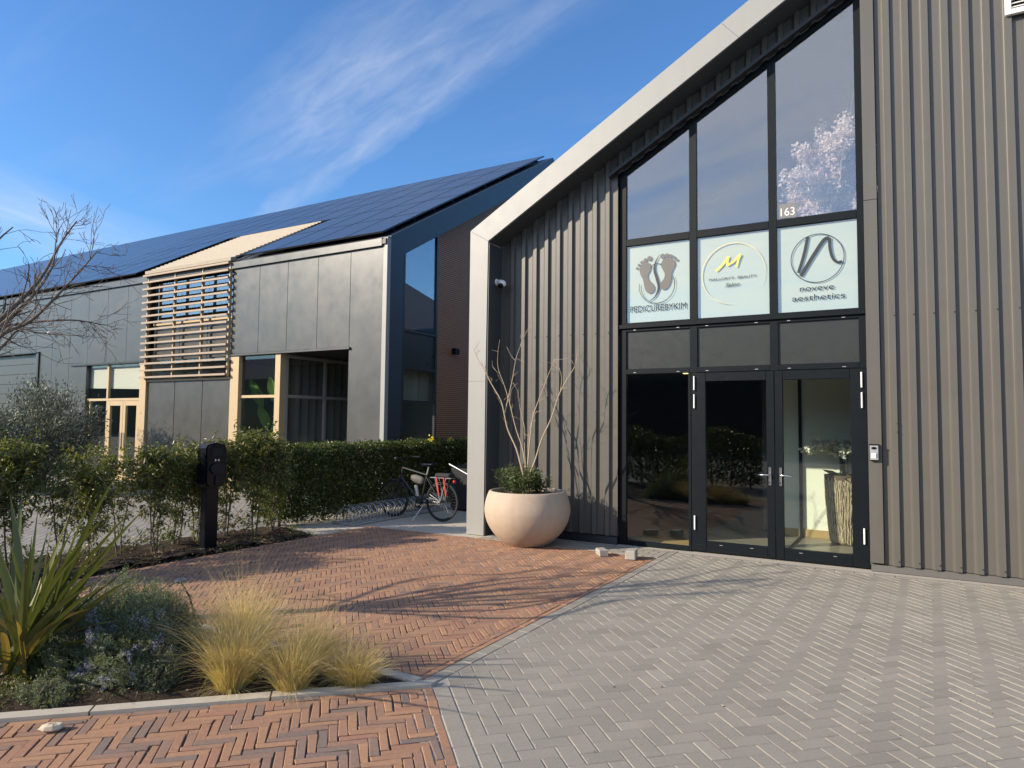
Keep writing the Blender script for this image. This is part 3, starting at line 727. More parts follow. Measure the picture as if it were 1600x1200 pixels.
shell('glass_screen_rail', (-1.495, 10.0, .013), (-1.46, 11.494, .03), m_frame)
shell('glass_screen_post', (-.9, 12.8, 3.021), (-.82, 12.9, 8), m_ceil)
mb = MB()
for k in range(2): mb.box((-3.30, 11.2+k*.25, 2.585), (-2.95, 11.28+k*.25, 2.605))
obj('ceiling_light', mb, m_glow, B)
# wall vent high on the right
v = thing('wall_vent', 'white louvred air vent high on the ribbed wall', 'vent', (1.05, YC, 6.42))
x0, x1, z0, z1 = 1.03, 1.75, 6.40, 7.1
mb = MB(); y0 = YC-.045; y1 = YC+.005
mb.box((x0, y0, z0), (x0+.06, y1, z1), .004); mb.box((x1-.06, y0, z0), (x1, y1, z1), .004); mb.box((x0+.061, y0, z0), (x1-.061, y1, z0+.06), .004); mb.box((x0+.061, y0, z1-.06), (x1-.061, y1, z1), .004)
obj('frame', mb, m_white, v)
mb = MB(); mb.box((x0+.06, YC-.006, z0+.06), (x1-.06, YC-.002, z1-.06)); obj('backing', mb, m_black, v)
for k in range(13):
    z = z0+.075+k*.044; mb = MB(); mb.prism([(y0+.004, z), (y0+.008, z-.004), (YC-.008, z+.022), (YC-.008, z+.027)], 'x', x0+.061, x1-.061); obj('slat', mb, m_white, v, fix=True)
# intercom
v = thing('door_intercom', 'silver door intercom with camera eye and lit button plate', 'intercom', (-.372, YC-.01, 1.32))
yb = YC-.011
mb = MB(); mb.box((-.424, yb-.05, 1.318), (-.324, yb, 1.506), .004); obj('housing', mb, m_black, v)
mb = MB(); mb.box((-.419, yb-.055, 1.325), (-.329, yb-.0505, 1.497), .002); obj('face_plate', mb, m_galv, v)
mb = MB(); mb.prism(arc((-.374, 1.465), .016, 90, 270, 10)+arc((-.374, 1.465), .016, -90, 90, 10), 'y', yb-.058, yb-.0552)
mb.v = [(-.374+(p[0]+.374)*1.9, p[1], p[2]) for p in mb.v]; obj('camera_eye', mb, m_black, v, fix=True)
mb = MB(); mb.box((-.405, yb-.058, 1.345), (-.355, yb-.0552, 1.405), .001); obj('name_plate', mb, m_white, v)
for k in range(4): mb = MB(); mb.box((-.351, yb-.058, 1.347+k*.015), (-.338, yb-.0552, 1.356+k*.015), .001); obj('call_button', mb, m_dark, v)
mb = MB(); mb.box((-.43, yb-.062, 1.508), (-.318, yb, 1.512), .001); obj('rain_hood', mb, m_black, v)
# security camera on the inside of the corner post
v = thing('security_camera', 'white dome security camera on the inside of the corner post', 'camera', (-5.645, 9.2, 3.93))
mb = MB(); mb.lathe([(0, 0), (.055, 0), (.055, .02), (.045, .035), (0, .035)], n=20); me = mesh('base', mb, m_white, True); me.transform(Matrix.Translation((-5.647, 9.2, 3.95)) @ Matrix.Rotation(R(90), 4, 'Y')); obj('base', me, None, v, auto=35)
mb = MB(); mb.tube([(-5.62, 9.2, 3.96), (-5.55, 9.2, 3.965), (-5.535, 9.2, 3.95)], .022, 10); obj('arm', mb, m_white, v, smooth=True)
mb = MB(); mb.lathe([(0, .05), (.04, .045), (.062, .02), (.066, -.02), (.058, -.045), (.03, -.05), (0, -.05)], (0, 0, 0), 24); me = mesh('head', mb, m_white, True); me.transform(Matrix.Translation((-5.53, 9.19, 3.92)) @ Matrix.Rotation(R(25), 4, 'X')); obj('head', me, None, v)
mb = MB(); mb.lathe([(.05, -.03), (.046, -.055), (.03, -.078), (0, -.088)], (0, 0, 0), 20); me = mesh('lens', mb, m_black, True); me.transform(Matrix.Translation((-5.53, 9.19, 3.92)) @ Matrix.Rotation(R(-38), 4, 'X')); obj('lens', me, None, v)

# ------------------------------------------------------------------ things inside the entrance
vc = (-.84, 11.18)
v = thing('floor_vase', 'tall bark textured floor vase behind the right glass door', 'vase', (*vc, .012))
mb = MB(); n = 40; prof = [(.185, 0), (.205, .05), (.235, .35), (.262, .7), (.272, .95), (.275, 1.0), (.255, 1.0), (.245, .93), (0, .93)]
mb.lathe(prof, (*vc, .013), n); obj('body', mb, pbr('vase_core', (.10, .075, .045), .7), v)
for k in range(n*2):
    a = 2*math.pi*(k+random.random()*.7)/(n*2); z = random.uniform(.0, .05)
    mb = MB(); pts = []
    while z < .97:
        r = np.interp(z, [0, .05, .35, .7, .95, 1.0], [.185, .205, .235, .262, .272, .275]); pts.append((vc[0]+math.cos(a+random.uniform(-.02, .02))*(r+.002), vc[1]+math.sin(a)*(r+.002), .013+z)); z += random.uniform(.03, .07)
    mb.tube(pts, [random.uniform(.002, .011) for _ in pts], 5); obj('bark_strip', mb, m_vase, v)
v = thing('orchid_plant', 'white flowering orchids growing out of the bark vase', 'orchid', (*vc, .95))
st = MB(); fl = []
for k in range(13):
    a = rng.uniform(0, 6.28); b0 = np.array([vc[0]+.06*math.cos(a), vc[1]+.06*math.sin(a), .95])
    dx = rng.uniform(-.55, .12); dy = rng.uniform(-.25, .1)
    pts = [b0+np.array([dx*t_**2.2, dy*t_**2, 0.50*math.sin(t_*2.1)]) for t_ in np.linspace(0, 1, 9)]
    st.tube(pts, [.005]*6+[.004, .003, .002], 5)
    for t_ in range(4, 9):
        for _ in range(5):
            c0 = np.array(pts[t_])+rng.normal(0, .035, 3); ax = unit(rng.normal(size=3)); x_ = unit(np.cross(ax, rng.normal(size=3))); y_ = np.cross(ax, x_)
            dirs = np.stack([x_*math.cos(2*math.pi*q/5)+y_*math.sin(2*math.pi*q/5)+ax*.25 for q in range(5)]); fl.append(leaves(np.repeat(c0[None], 5, 0), dirs, .06, .05))
obj('stem', st, m_lfshrub, v)
obj('flowers', npmesh('flowers', *merge(fl), m_orchid), None, v, kind='stuff')
n = 26; a = rng.uniform(0, 6.28, n); 
obj('leaves', npmesh('leaves', *leaves(np.stack([vc[0]+.05*np.cos(a), vc[1]+.05*np.sin(a), np.full(n, .955)], 1), np.stack([np.cos(a), np.sin(a), rng.uniform(.15, .7, n)], 1), rng.uniform(.2, .34, n), .07, .2, .15), m_lfclip), None, v)
mb = MB(); mb.box((-3.45, 9.62, .0125), (-2.55, 10.25, .03), .005); obj('door_mat', mb, m_mat, label='brown coir mat lying inside the left glass pane', cat='mat', origin=(-3, 9.93, .0125))

def twigtree(mb, p, d, L, r, depth, spread=.5, up=.15, kids=(2, 4), seg=4, wob=.12, minr=.003, tips=None, taper=.62):
    pts = [np.array(p, float)]; rad = [r]; d = unit(np.array(d, float))
    for i in range(seg):
        d = unit(d+rng.normal(0, wob, 3)+np.array([0, 0, up*.25])); pts.append(pts[-1]+d*L/seg); rad.append(max(minr, r*(1-(1-taper)*(i+1)/seg)))
    mb.tube([tuple(q) for q in pts], rad, 6 if r > .012 else 4, cap=False)
    if tips is not None and depth <= 1: tips += [(pts[i], d) for i in range(1, len(pts))]
    if depth <= 0: return
    for k in range(rng.integers(kids[0], kids[1]+1)):
        i = int(rng.integers(max(1, seg//2-1), seg+1)); dd = unit(d+rng.normal(0, spread, 3)+np.array([0, 0, up]))
        twigtree(mb, pts[i], dd, L*rng.uniform(.5, .8), max(minr, rad[i]*rng.uniform(.45, .7)), depth-1, spread, up, kids, seg, wob, minr, tips, taper)
# blossom tree upstairs behind the top right pane
rng = np.random.default_rng(17)
bt = (-.88, 10.35, 3.022)
v = thing('blossom_tree', 'pink and white blossom tree standing behind the top right pane', 'tree', bt)
mb = MB(); tips = []
mb.tube([(bt[0], bt[1], bt[2]), (bt[0]+.02, bt[1], 3.9), (bt[0]-.02, bt[1], 4.5)], [.05, .045, .035], 8)
for k in range(15):
    a = 6.28*k/7.5+rng.uniform(-.3, .3); twigtree(mb, (bt[0], bt[1], 4.3+.12*(k % 4)), (math.cos(a)*(.75 if k < 8 else .25), math.sin(a)*.4, .85), (.66 if k < 8 else .86), .018, 2, .45, .12, (2, 3), 4, .1, .003, tips)
obj('trunk', mb, m_barkpale, v)
P0 = np.array([t_[0] for t_ in tips]); P0 = P0[(P0[:, 0] > -1.42) & (P0[:, 0] < -.35) & (P0[:, 1] > 9.75)]
P0 = P0[((P0[:, 0]+.86)/.62)**2+((P0[:, 2]-4.95)/.92)**2 < 1]; P0 = np.repeat(P0, 26, 0)+rng.normal(0, .05, (len(P0)*26, 3)); P0 = P0[rng.random(len(P0)) < min(1, 8500/len(P0))]
nf = len(P0); ax = unit(rng.normal(size=(nf, 3))); x_ = unit(np.cross(ax, rng.normal(size=(nf, 3)))); y_ = np.cross(ax, x_)
fl = [leaves(P0, x_*math.cos(2*math.pi*q/5)+y_*math.sin(2*math.pi*q/5)+ax*.3, .034, .030) for q in range(5)]
obj('crown', npmesh('crown', *merge(fl), m_blossom), None, v, kind='stuff')

# ------------------------------------------------------------------ left building
Wb = thing('warehouse_building', 'long grey panelled building with solar roof and timber louvres', 'building', (-9.6, 11.2, 0))
YL = 11.2; XC = -9.6; XE = -46.0; PIL = .57
def wpan(x0, x1, z0, z1, nm='wall_panel', y=YL, d=.1, m=None):
    mb = MB(); mb.box((x0+.004, y, z0), (x1-.004, y+d, z1), .003); return obj(nm, mb, m or m_wallpan, Wb)
seams = [-9.72, -10.65, -11.645, -12.63, -13.61, -14.595]
for a, b_ in zip(seams[1:], seams): wpan(a, b_, 3.36 if a < -10.7 else .0, 5.49)
mb = MB(); mb.box((-14.6, YL-.05, 3.305), (-10.6, YL+.1, 3.352), .003); obj('header_flashing', mb, m_wallpan, Wb)
mb = MB(); mb.box((-10.66, YL+.005, 0), (-10.60, YL+.5, 3.30), .003); obj('reveal_post', mb, m_panelgrey, Wb)
x = -18.09
k = 0
while x > XE:
    x1 = x-.985
    z0 = 3.335 if x1 > -21.9 else (0 if x > -23.75 else 3.82)
    if x < -28.6: z0 = 0
    wpan(x1, x, z0, 5.49); x = x1
mb = MB(); mb.box((-21.86, YL-.045, 3.285), (-18.1, YL+.1, 3.33), .003); obj('header_flashing', mb, m_panelgrey, Wb)
mb = MB(); mb.box((XE, YL-.06, 5.494), (-18.1, YL+.1, 5.66), .004); obj('eave_fascia', mb, m_wallpan, Wb)
mb = MB(); mb.box((-14.595, YL-.06, 5.494), (XC-.12, YL+.1, 5.66), .004); obj('eave_fascia', mb, m_wallpan, Wb)
# roller door
mb = MB()
mb.box((-28.6, YL-.04, 0), (-28.5, YL+.1, 3.8), .004); mb.box((-23.83, YL-.04, 0), (-23.74, YL+.1, 3.8), .004); mb.box((-28.6, YL-.05, 3.78), (-23.74, YL+.1, 3.815), .004)
rd = obj('roller_door_frame', mb, m_panelgrey, Wb)
for k in range(12):
    mb = MB(); mb.box((-28.49, YL+.13, k*.315), (-23.84, YL+.17, k*.315+.309), .006); obj('roller_door_slat', mb, m_wallpan, Wb)
# glazed entrance bay
def wb(nm, x0, x1, z0, z1, y0=YL+.05, y1=YL+.12, m=m_beige, par=None, c=.004):
    mb = MB(); mb.box((x0, y0, z0), (x1, y1, z1), c); return obj(nm, mb, m, par or Wb)
wb('mullion', -21.83, -21.75, 0, 3.284, m=m_panelgrey); wb('mullion', -18.42, -18.35, 0, 3.284)
wb('mullion', -20.05, -19.96, 2.312, 3.284); wb('transom', -21.749, -18.421, 2.24, 2.31)
wb('mullion', -20.90, -20.86, 0, 2.239); wb('mullion', -20.03, -19.95, 0, 2.239)
for a, b_ in ((-21.749, -20.051), (-19.959, -18.421)): wb('pane', a, b_, 2.311, 3.284, YL+.08, YL+.086, m_glassdark, c=0)
for a, b_ in ((-21.749, -20.901), (-20.859, -20.031)): wb('pane', a, b_, 0, 2.239, YL+.08, YL+.086, m_glassdark, c=0)
for x0, x1 in ((-19.945, -19.19), (-19.18, -18.425)):
    w = MB()
    w.box((x0, YL+.045, 0), (x0+.12, YL+.11, 2.235), .003); w.box((x1-.12, YL+.045, 0), (x1, YL+.11, 2.235), .003); w.box((x0+.121, YL+.047, 2.10), (x1-.121, YL+.11, 2.235), .003); w.box((x0+.121, YL+.047, 0), (x1-.121, YL+.11, .12), .003)
    d = obj('door', w, m_beige, Wb); wb('pane', x0+.12, x1-.12, .12, 2.10, YL+.075, YL+.081, m_glassdark, d, 0)
    mb = MB(); hx = x1-.06 if x0 < -19.5 else x0+.06; mb.tube([(hx, YL+.01, .9), (hx, YL+.01, 1.35)], .014, 8); obj('handle', mb, m_steel, d)
wb('mullion', -18.34, -18.05, 0, 3.284, YL-.02, YL+.1)
mb = MB(); mb.prism([(-21.74, 2.64), (-18.43, 2.56), (-18.43, 3.28), (-21.74, 3.28)], 'y', YL+.15, YL+.2); obj('ceiling_bulkhead', mb, pbr('bulkhead_beige', (.66, .62, .55), .7), Wb, fix=True)
# bay of three panels under the louvre
for k, (a, b_) in enumerate(((-18.0, -16.86), (-16.85, -15.71), (-15.70, -14.62))): wpan(a, b_, 0, 2.735, 'infill_panel', YL+.04, .08)
wb('transom', -18.04, -14.61, 2.74, 2.79, YL, YL+.1); wb('mullion', -14.615, -14.565, 0, 2.79, YL+.02, YL+.1)
wb('mullion', -14.555, -14.255, 0, 3.30, YL-.015, YL+.1)
# glazing behind the louvre
for k, (a, b_) in enumerate(((-18.0, -16.86), (-16.85, -15.71), (-15.70, -14.62))):
    wb('pane', a, b_, 2.80, 3.32, YL+.14, YL+.146, m_glassdark, c=0); wpan(a, b_, 3.33, 4.28, 'infill_panel', YL+.13, .06)
    wb('pane', a, b_, 4.36, 5.45, YL+.14, YL+.146, m_glassup, c=0)
wb('transom', -18.0, -14.62, 4.285, 4.355, YL+.10, YL+.16)
for x in (-18.05, -16.86, -15.71, -14.64): wb('louvre_post', x-.022, x+.022, 2.80, 5.69, YL-.07, YL+.0, m_beige)
for k in range(16):
    z = 2.83+k*.186; mb = MB(); mb.prism([(YL-.155, z), (YL-.075, z+.012), (YL-.075, z+.056), (YL-.155, z+.05)], 'x', -18.16, -14.60); obj('louvre_slat', mb, m_slat, Wb, fix=True)
wb('louvre_head', -18.16, -14.58, 5.70, 5.79, YL-.10, YL+.1, m_roofslat)
# corner bay, set-back glass side wall
wb('pane', -14.25, -12.985, 2.335, 3.30, YL+.08, YL+.086, m_glassdark, c=0); wb('pane', -14.25, -12.985, 0, 2.265, YL+.08, YL+.086, m_glassdark, c=0)
wb('transom', -14.254, -12.981, 2.266, 2.334); wb('mullion', -12.98, -12.80, 0, 3.30, YL+.0, YL+.17)
fr = MB(); X0 = -12.86
for y in (YL+.171, 12.62, 14.2): fr.box((X0, y, 0), (X0+.06, y+.08, 3.30), .003)
for z in (0, 2.27, 3.22): fr.box((X0+.002, YL+.26, z), (X0+.058, 12.615, z+.07), .003); fr.box((X0+.002, 12.705, z), (X0+.058, 14.19, z+.07), .003)
obj('window_frame', fr, pbr('bay_frame_grey', (.34, .325, .31), .45), Wb)
for (y0, y1) in ((YL+.255, 12.62), (12.70, 14.2)):
    for z0, z1 in ((.07, 2.27), (2.34, 3.22)): mb = MB(); mb.box((X0+.027, y0, z0), (X0+.033, y1, z1)); obj('pane', mb, m_glassup, Wb)
mb = MB(); mb.box((-12.8, 14.28, 0), (XC-.4, 14.36, 3.3)); obj('recess_wall', mb, m_panelgrey, Wb)
mb = MB(); mb.box((-12.86, YL+.12, 3.36), (XC-.45, 14.36, 3.42)); obj('recess_soffit', mb, m_panelgrey, Wb)
# curtain and rooms
def curtain(p0, p1, z0, z1, n=60, amp=.05):
    mb = MB(); p0 = np.array(p0); p1 = np.array(p1); d = p1-p0; nn = np.array([-d[1], d[0]])/np.linalg.norm(d)
    for i in range(n*4+1):
        t_ = i/(n*4); q = p0+d*t_+nn*amp*math.sin(t_*n*2.4+.8*math.sin(t_*17)); mb.v += [(q[0], q[1], z0), (q[0], q[1], z1)]
    mb.f = [(2*i, 2*i+2, 2*i+3, 2*i+1) for i in range(n*4)]; mb.t = [.5]*(n*4); return mb
obj('curtain', curtain((X0-.35, YL+.4), (X0-.35, 14.1), .05, 3.25, 22), m_curtain, Wb, smooth=True)
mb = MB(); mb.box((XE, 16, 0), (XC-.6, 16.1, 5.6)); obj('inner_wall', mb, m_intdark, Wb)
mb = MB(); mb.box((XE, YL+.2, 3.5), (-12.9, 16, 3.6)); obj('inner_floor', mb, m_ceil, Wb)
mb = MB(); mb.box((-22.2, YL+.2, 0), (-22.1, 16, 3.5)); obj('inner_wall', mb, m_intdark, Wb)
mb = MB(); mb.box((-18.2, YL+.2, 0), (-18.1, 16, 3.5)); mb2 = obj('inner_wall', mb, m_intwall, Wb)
# gable end
XGb = -9.95
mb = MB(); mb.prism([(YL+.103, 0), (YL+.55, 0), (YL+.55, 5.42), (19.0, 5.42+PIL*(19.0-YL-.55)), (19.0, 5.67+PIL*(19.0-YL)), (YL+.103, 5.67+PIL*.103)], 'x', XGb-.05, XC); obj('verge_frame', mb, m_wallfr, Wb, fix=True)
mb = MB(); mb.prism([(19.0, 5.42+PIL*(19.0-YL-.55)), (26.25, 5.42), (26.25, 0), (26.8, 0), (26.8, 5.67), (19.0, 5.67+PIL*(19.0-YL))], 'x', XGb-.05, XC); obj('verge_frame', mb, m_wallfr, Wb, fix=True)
mb = MB(); mb.box((-9.715, YL-.012, 0), (XC+.004, YL+.1025, 5.675), .003); obj('corner_trim', mb, m_fascia, Wb)
def gz(y): return 5.42+PIL*(y-YL-.55)+.05
def gbox(nm, y0, y1, z0, z1, m, x0=XGb, x1=XGb+.06, c=.003): mb = MB(); mb.box((x0, y0, z0), (x1, y1, z1), c); return obj(nm, mb, m, Wb)
mb = MB(); mb.prism([(11.755, 3.84), (13.35, 3.84), (13.35, gz(13.35)), (11.755, gz(11.755))], 'x', XGb+.02, XGb+.026); obj('pane', mb, m_glassup, Wb, fix=True)
gbox('infill_panel', 11.755, 13.35, 2.98, 3.78, m_panelgrey, XGb, XGb+.03)
mb = MB(); mb.box((XGb+.02, 11.755, 2.24), (XGb+.026, 13.35, 2.92)); obj('pane', mb, m_glassdark, Wb)
mb = MB(); mb.box((XGb+.02, 11.755, 0), (XGb+.026, 13.35, 2.16)); obj('pane', mb, m_glassdark, Wb)
for z in (3.78, 2.92, 2.16): gbox('transom', 11.755, 13.38, z, z+.06, m_panelgrey)
for y in (12.11, 13.36): gbox('mullion', y, y+.06, 0, gz(y), m_panelgrey, XGb+.001, XGb+.065)
obj('curtain', curtain((XGb-.2, 11.8), (XGb-.2, 13.4), 2.2, 2.95, 10, .04), m_curtain, Wb, smooth=True)
mb = MB(); k = 0; z = .05
while z < 9.8:
    y0 = 13.43; y1 = 26.2
    if z > 5.4: y0 = max(y0, YL+.55+(z-5.42)/PIL-.1); y1 = 38-y0 if y0 > 13.5 else 26.2
    if y1 > y0: mb.box((XGb-.02, y0, z), (XGb+.03, y1, z+.038), .0)
    z += .05
obj('timber_slats', mb, m_wood, Wb, kind='stuff')
mb = MB(); mb.prism([(13.42, 0), (26.2, 0), (26.2, 5.4), (19, 9.6), (13.42, 6.3)], 'x', XGb-.05, XGb-.021); obj('gable_backing', mb, m_black, Wb, fix=True)
v = thing('wall_lamp', 'small black wall lamp on the dark timber gable', 'lamp', (XGb+.03, 14.15, 3.45))
mb = MB(); mb.box((XGb+.031, 14.08, 3.44), (XGb+.05, 14.24, 3.57), .004); obj('mount', mb, m_black, v)
mb = MB(); mb.box((XGb+.051, 14.07, 3.43), (XGb+.16, 14.25, 3.58), .01); obj('lamp_body', mb, m_black, v)
# roof and solar panels
mb = MB(); zr = 5.66+PIL*(19-YL)
mb.prism([(YL-.05, 5.665-PIL*.05), (19, zr+.005), (26.8, 5.665), (26.8, 5.56), (19, zr-.1), (YL-.05, 5.56-PIL*.05)], 'x', XE, XC-.02); obj('roof', mb, m_roof, Wb, fix=True)
mb = MB(); mb.box((XE, YL+.1, 0), (XE+.1, 26, 5.6)); mb.box((XE, 26.6, 0), (XC-.4, 26.7, 5.6)); obj('side_wall', mb, m_wallpan, Wb)
th = math.atan(PIL); es = np.array([0, math.cos(th), math.sin(th)]); en = np.array([0, -math.sin(th), math.cos(th)])
pvw, pvl = 1.134, 1.735
mbp = MB(); mbp.box((.008, .008, .0), (pvw-.008, pvl-.008, .035), .003); me_f = mesh('solar_panel', mbp, m_pv)
mbg = MB()
for (lo, hi) in (((.004, .004, .001), (pvw-.004, .022, .037)), ((.004, pvl-.022, .001), (pvw-.004, pvl-.004, .037)), ((.004, .023, .001), (.022, pvl-.023, .037)), ((pvw-.022, .023, .001), (pvw-.004, pvl-.023, .037))): mbg.box(lo, hi)
me_g = mesh('frame', mbg, m_pvf)
me_f.materials.append(m_pvf)
Rm = Matrix(((1, 0, 0, 0), (0, es[1], en[1], 0), (0, es[2], en[2], 0), (0, 0, 0, 1)))
for c_ in range(32):
    for r_ in range(5):
        if r_ < 2 and 4 <= c_ < 8: continue
        x0 = -9.80-(c_+1)*pvw; o3 = np.array([x0, YL+.12, 5.67+PIL*.12])+es*pvl*r_+en*.09
        o = bpy.data.objects.new('solar_panel', me_f); C.objects.link(o); o.parent = Wb; o.matrix_parent_inverse = Matrix.Translation(Wb.location).inverted()
        o.matrix_basis = Matrix.Translation(Vector(o3)) @ Rm
        if c_ < 12:
            f_ = bpy.data.objects.new('frame', me_g); C.objects.link(f_); f_.parent = o
# mounting rails under the lowest row
mb = MB()
for r_ in range(5):
    for q in (.25, .75):
        p = np.array([0, YL+.12, 5.67+PIL*.12])+es*pvl*(r_+q)+en*.045
        mb.box((XE+.3, p[1]-.02, p[2]-.02), (-18.7 if r_ < 2 else -9.85, p[1]+.02, p[2]+.02))
        if r_ < 2: mb.box((-14.6, p[1]-.02, p[2]-.02), (-9.85, p[1]+.02, p[2]+.02))
obj('mounting_rails', mb, m_pvf, Wb)
me_s = mesh('roof_slat', MB().box((-18.14, -.019, -.010), (-14.62, .019, .010), .003), m_roofslat)
for k in range(25):
    o = bpy.data.objects.new('roof_slat', me_s); C.objects.link(o); o.parent = Wb; o.matrix_parent_inverse = Matrix.Translation(Wb.location).inverted()
    p = np.array([0, YL-.02, 5.665])+es*.142*(k+.3)+en*.12; o.matrix_basis = Matrix.Translation(Vector(p)) @ Rm @ Matrix.Rotation(R(52), 4, 'X')
mb = MB()
for xx in (-18.05, -16.86, -15.71, -14.7):
    a = np.array([xx, YL-.05, 5.67])+en*.03; b_ = a+es*3.62; mb.tube([tuple(a), tuple(b_)], .04, 4)
obj('slat_rafters', mb, m_pvf, Wb)
mb = MB(); mb.lathe([(0, -.05), (.06, -.045), (.075, 0), (.06, .04), (0, .05)], (-22.95, YL-.12, 4.35), 16); mb.tube([(-22.95, YL-.02, 4.41), (-22.95, YL-.1, 4.39)], .02, 6)
obj('security_camera', mb, m_white, smooth=True, label='small white dome camera high on the grey panels by the roller door', cat='camera', origin=(-22.95, YL, 4.35))
# indoor banana plant behind the corner glass
v = thing('indoor_palm', 'large leaved indoor plant behind the corner glass with beige posts', 'plant', (-13.75, 11.9, 0))
mb = MB(); mb.lathe([(0, .01), (.2, .01), (.27, .5), (.25, .5), (.24, .44), (0, .44)], (-13.75, 11.9, 0), 20); obj('pot', mb, m_white, v)
st = MB(); lf = MB()
for (dx, dz, ln) in ((-.42, 2.05, .75), (.45, 1.75, .7), (.1, 2.2, .6), (-.15, 1.5, .6)):
    b0 = Vector((-13.75, 11.9, .45)); e0 = b0+Vector((dx*.75, -.1, dz-.45)); st.tube([b0, (b0+e0)/2+Vector((0, 0, .08)), e0], [.02, .016, .012], 6)
    d = Vector((dx*.55, -.05, ln*.8)).normalized(); s_ = Vector((d.z, 0.25, -d.x)).normalized(); n_ = 9; vs = []
    for i in range(n_+1):
        t_ = i/n_; c_ = e0+d*ln*t_+Vector((0, -.12*t_*t_, 0)); w_ = .15*math.sin(math.pi*min(1, t_*.93+.05))**.7
        vs += [c_-s_*w_+Vector((0, -.03, 0)), c_, c_+s_*w_+Vector((0, -.03, 0))]
    lf.add(vs, [(3*i+j, 3*i+j+1, 3*i+j+4, 3*i+j+3) for i in range(n_) for j in (0, 1)])
obj('stem', st, m_strel, v); obj('leaf', lf, m_strel, v)
# building behind the viewer that the panes mirror
V = thing('opposite_building', 'low dark building across the forecourt seen mirrored in the panes', 'building', (-8, -26, 0))
mb = MB(); mb.box((-120, -36, 0), (10, -26, 6.0)); obj('wall', mb, m_panelgrey, V)
mb = MB(); mb.prism([(-36.3, 6.0), (-25.7, 6.0), (-31, 8.8)], 'x', -120.2, 10.2); obj('roof', mb, m_roof, V, fix=True)

rng = np.random.default_rng(31)
v = thing('boundary_hedge', 'evergreen boundary hedge left of the viewer, mirrored in the door panes', 'hedge', (-7.2, -1.0, 0))
n = 16000; P_ = np.stack([rng.uniform(-11, -3.6, n), rng.uniform(-1.7, -.8, n), rng.uniform(.05, 1.5, n)], 1); P_[:, 1] -= (P_[:, 0]+3.6)*-.0; P_[:, 2] *= 1+.12*np.sin(P_[:, 0]*2.3)
obj('foliage', npmesh('foliage', *leaves(P_, rng.normal(0, 1, (n, 3))+[0, .3, .4], rng.uniform(.07, .11, n), .05, .15, .1), m_lfclip), None, v, kind='stuff')
mb = MB()
for k in range(14): mb.tube([(-10.8+k*.53, -1.25, -.03), (-10.8+k*.53+rng.normal(0, .06), -1.25, .7), (-10.8+k*.53+rng.normal(0, .1), -1.2, 1.35)], [.03, .02, .008], 5)
obj('stem', mb, m_barkdark, v)

# ------------------------------------------------------------------ planter with its multi-stem tree
pc = np.array([-4.745, 8.66]); PZ = 0
v = thing('planter_bowl', 'large round sandstone coloured planter bowl beside the corner post', 'planter', (*pc, 0))
prof = [(0, .004), (.26, .004), (.31, .02), (.40, .085), (.50, .19), (.575, .32), (.608, .44), (.612, .52), (.60, .60), (.575, .69), (.552, .745), (.535, .762), (.51, .755), (.50, .70), (.49, .64)]
mb = MB(); q = spline(prof, 4); mb.lathe([(max(0, float(a_)), float(b_)) for a_, b_ in q], (*pc, 0), 72); obj('bowl', mb, m_planter, v, smooth=True)
mb = MB(); n = 40; rings = [0, .15, .3, .42, .52]
for r in rings:
    for k in range(n): mb.v.append((pc[0]+r*math.cos(6.2832*k/n), pc[1]+r*math.sin(6.2832*k/n), .70+random.uniform(-.015, .02)))
for i in range(len(rings)-1):
    for k in range(n): mb.f.append((i*n+k, (i+1)*n+k, (i+1)*n+(k+1) % n, i*n+(k+1) % n)); mb.t.append(.5)
obj('soil', mb, m_soil, v, smooth=True)
def pixpt(x, y, Yp):
    d = fw + rr*((x-800)/1071.64) - uu*((y-600)/1071.64); return np.array((0, 0, CAMH))+np.array(d)*(Yp/d[1])
def Z4(x, y): return 740+x/4, 480+y/4
v = thing('multi_stem_tree', 'bare pale multi-stemmed small tree in the round planter', 'tree', (*pc, .7))
mb = MB()
stems = [([(318, 1070), (300, 990), (262, 880), (215, 770), (195, 670), (170, 580), (110, 480), (60, 380), (25, 320), (0, 250)], 8.62, -.10, .017),
         ([(195, 665), (215, 560), (240, 450), (265, 320), (290, 240), (335, 150)], 8.60, .05, .010),
         ([(325, 1060), (310, 900), (265, 760), (225, 600), (195, 490), (155, 380), (150, 280), (162, 200)], 8.75, .1, .011),
         ([(335, 1060), (345, 880), (365, 700), (405, 590), (450, 470), (490, 370), (520, 320)], 8.68, .05, .013),
         ([(345, 1050), (375, 965), (430, 830), (485, 690), (535, 550), (590, 440), (635, 370), (650, 290), (665, 235)], 8.58, -.06, .015),
         ([(330, 1060), (318, 900), (320, 760), (290, 640), (280, 540), (250, 470)], 8.8, .12, .008),
         ([(535, 550), (548, 440), (530, 370), (505, 320)], 8.55, .0, .006),
         ([(110, 480), (85, 400), (60, 330)], 8.58, -.03, .006), ([(265, 340), (235, 300), (205, 250)], 8.61, .02, .004), ([(225, 600), (240, 520), (275, 470)], 8.74, -.02, .005),
         ([(340, 900), (352, 760), (395, 640)], 8.72, .08, .006)]
for pts, y0, dy, r in stems:
    n = len(pts); q = [pixpt(*Z4(*p), y0+dy*i/(n-1)) for i, p in enumerate(pts)]
    q = spline([p+rng.normal(0, .006, 3) for p in q], 3); m_ = len(q); mb.tube([tuple(p) for p in q], [max(.002, .85*r*(1-.80*i/(m_-1))) for i in range(m_)], 7)
    for i in range(m_//3, m_-1):
        if rng.random() < .38:
            d = unit(unit(q[i+1]-q[i])+rng.normal(0, .6, 3)); twigtree(mb, q[i], d, rng.uniform(.06, .22), .0028, 1, .5, .1, (0, 2), 3, .15, .0016)
obj('stems', mb, m_barkpale, v, smooth=True)
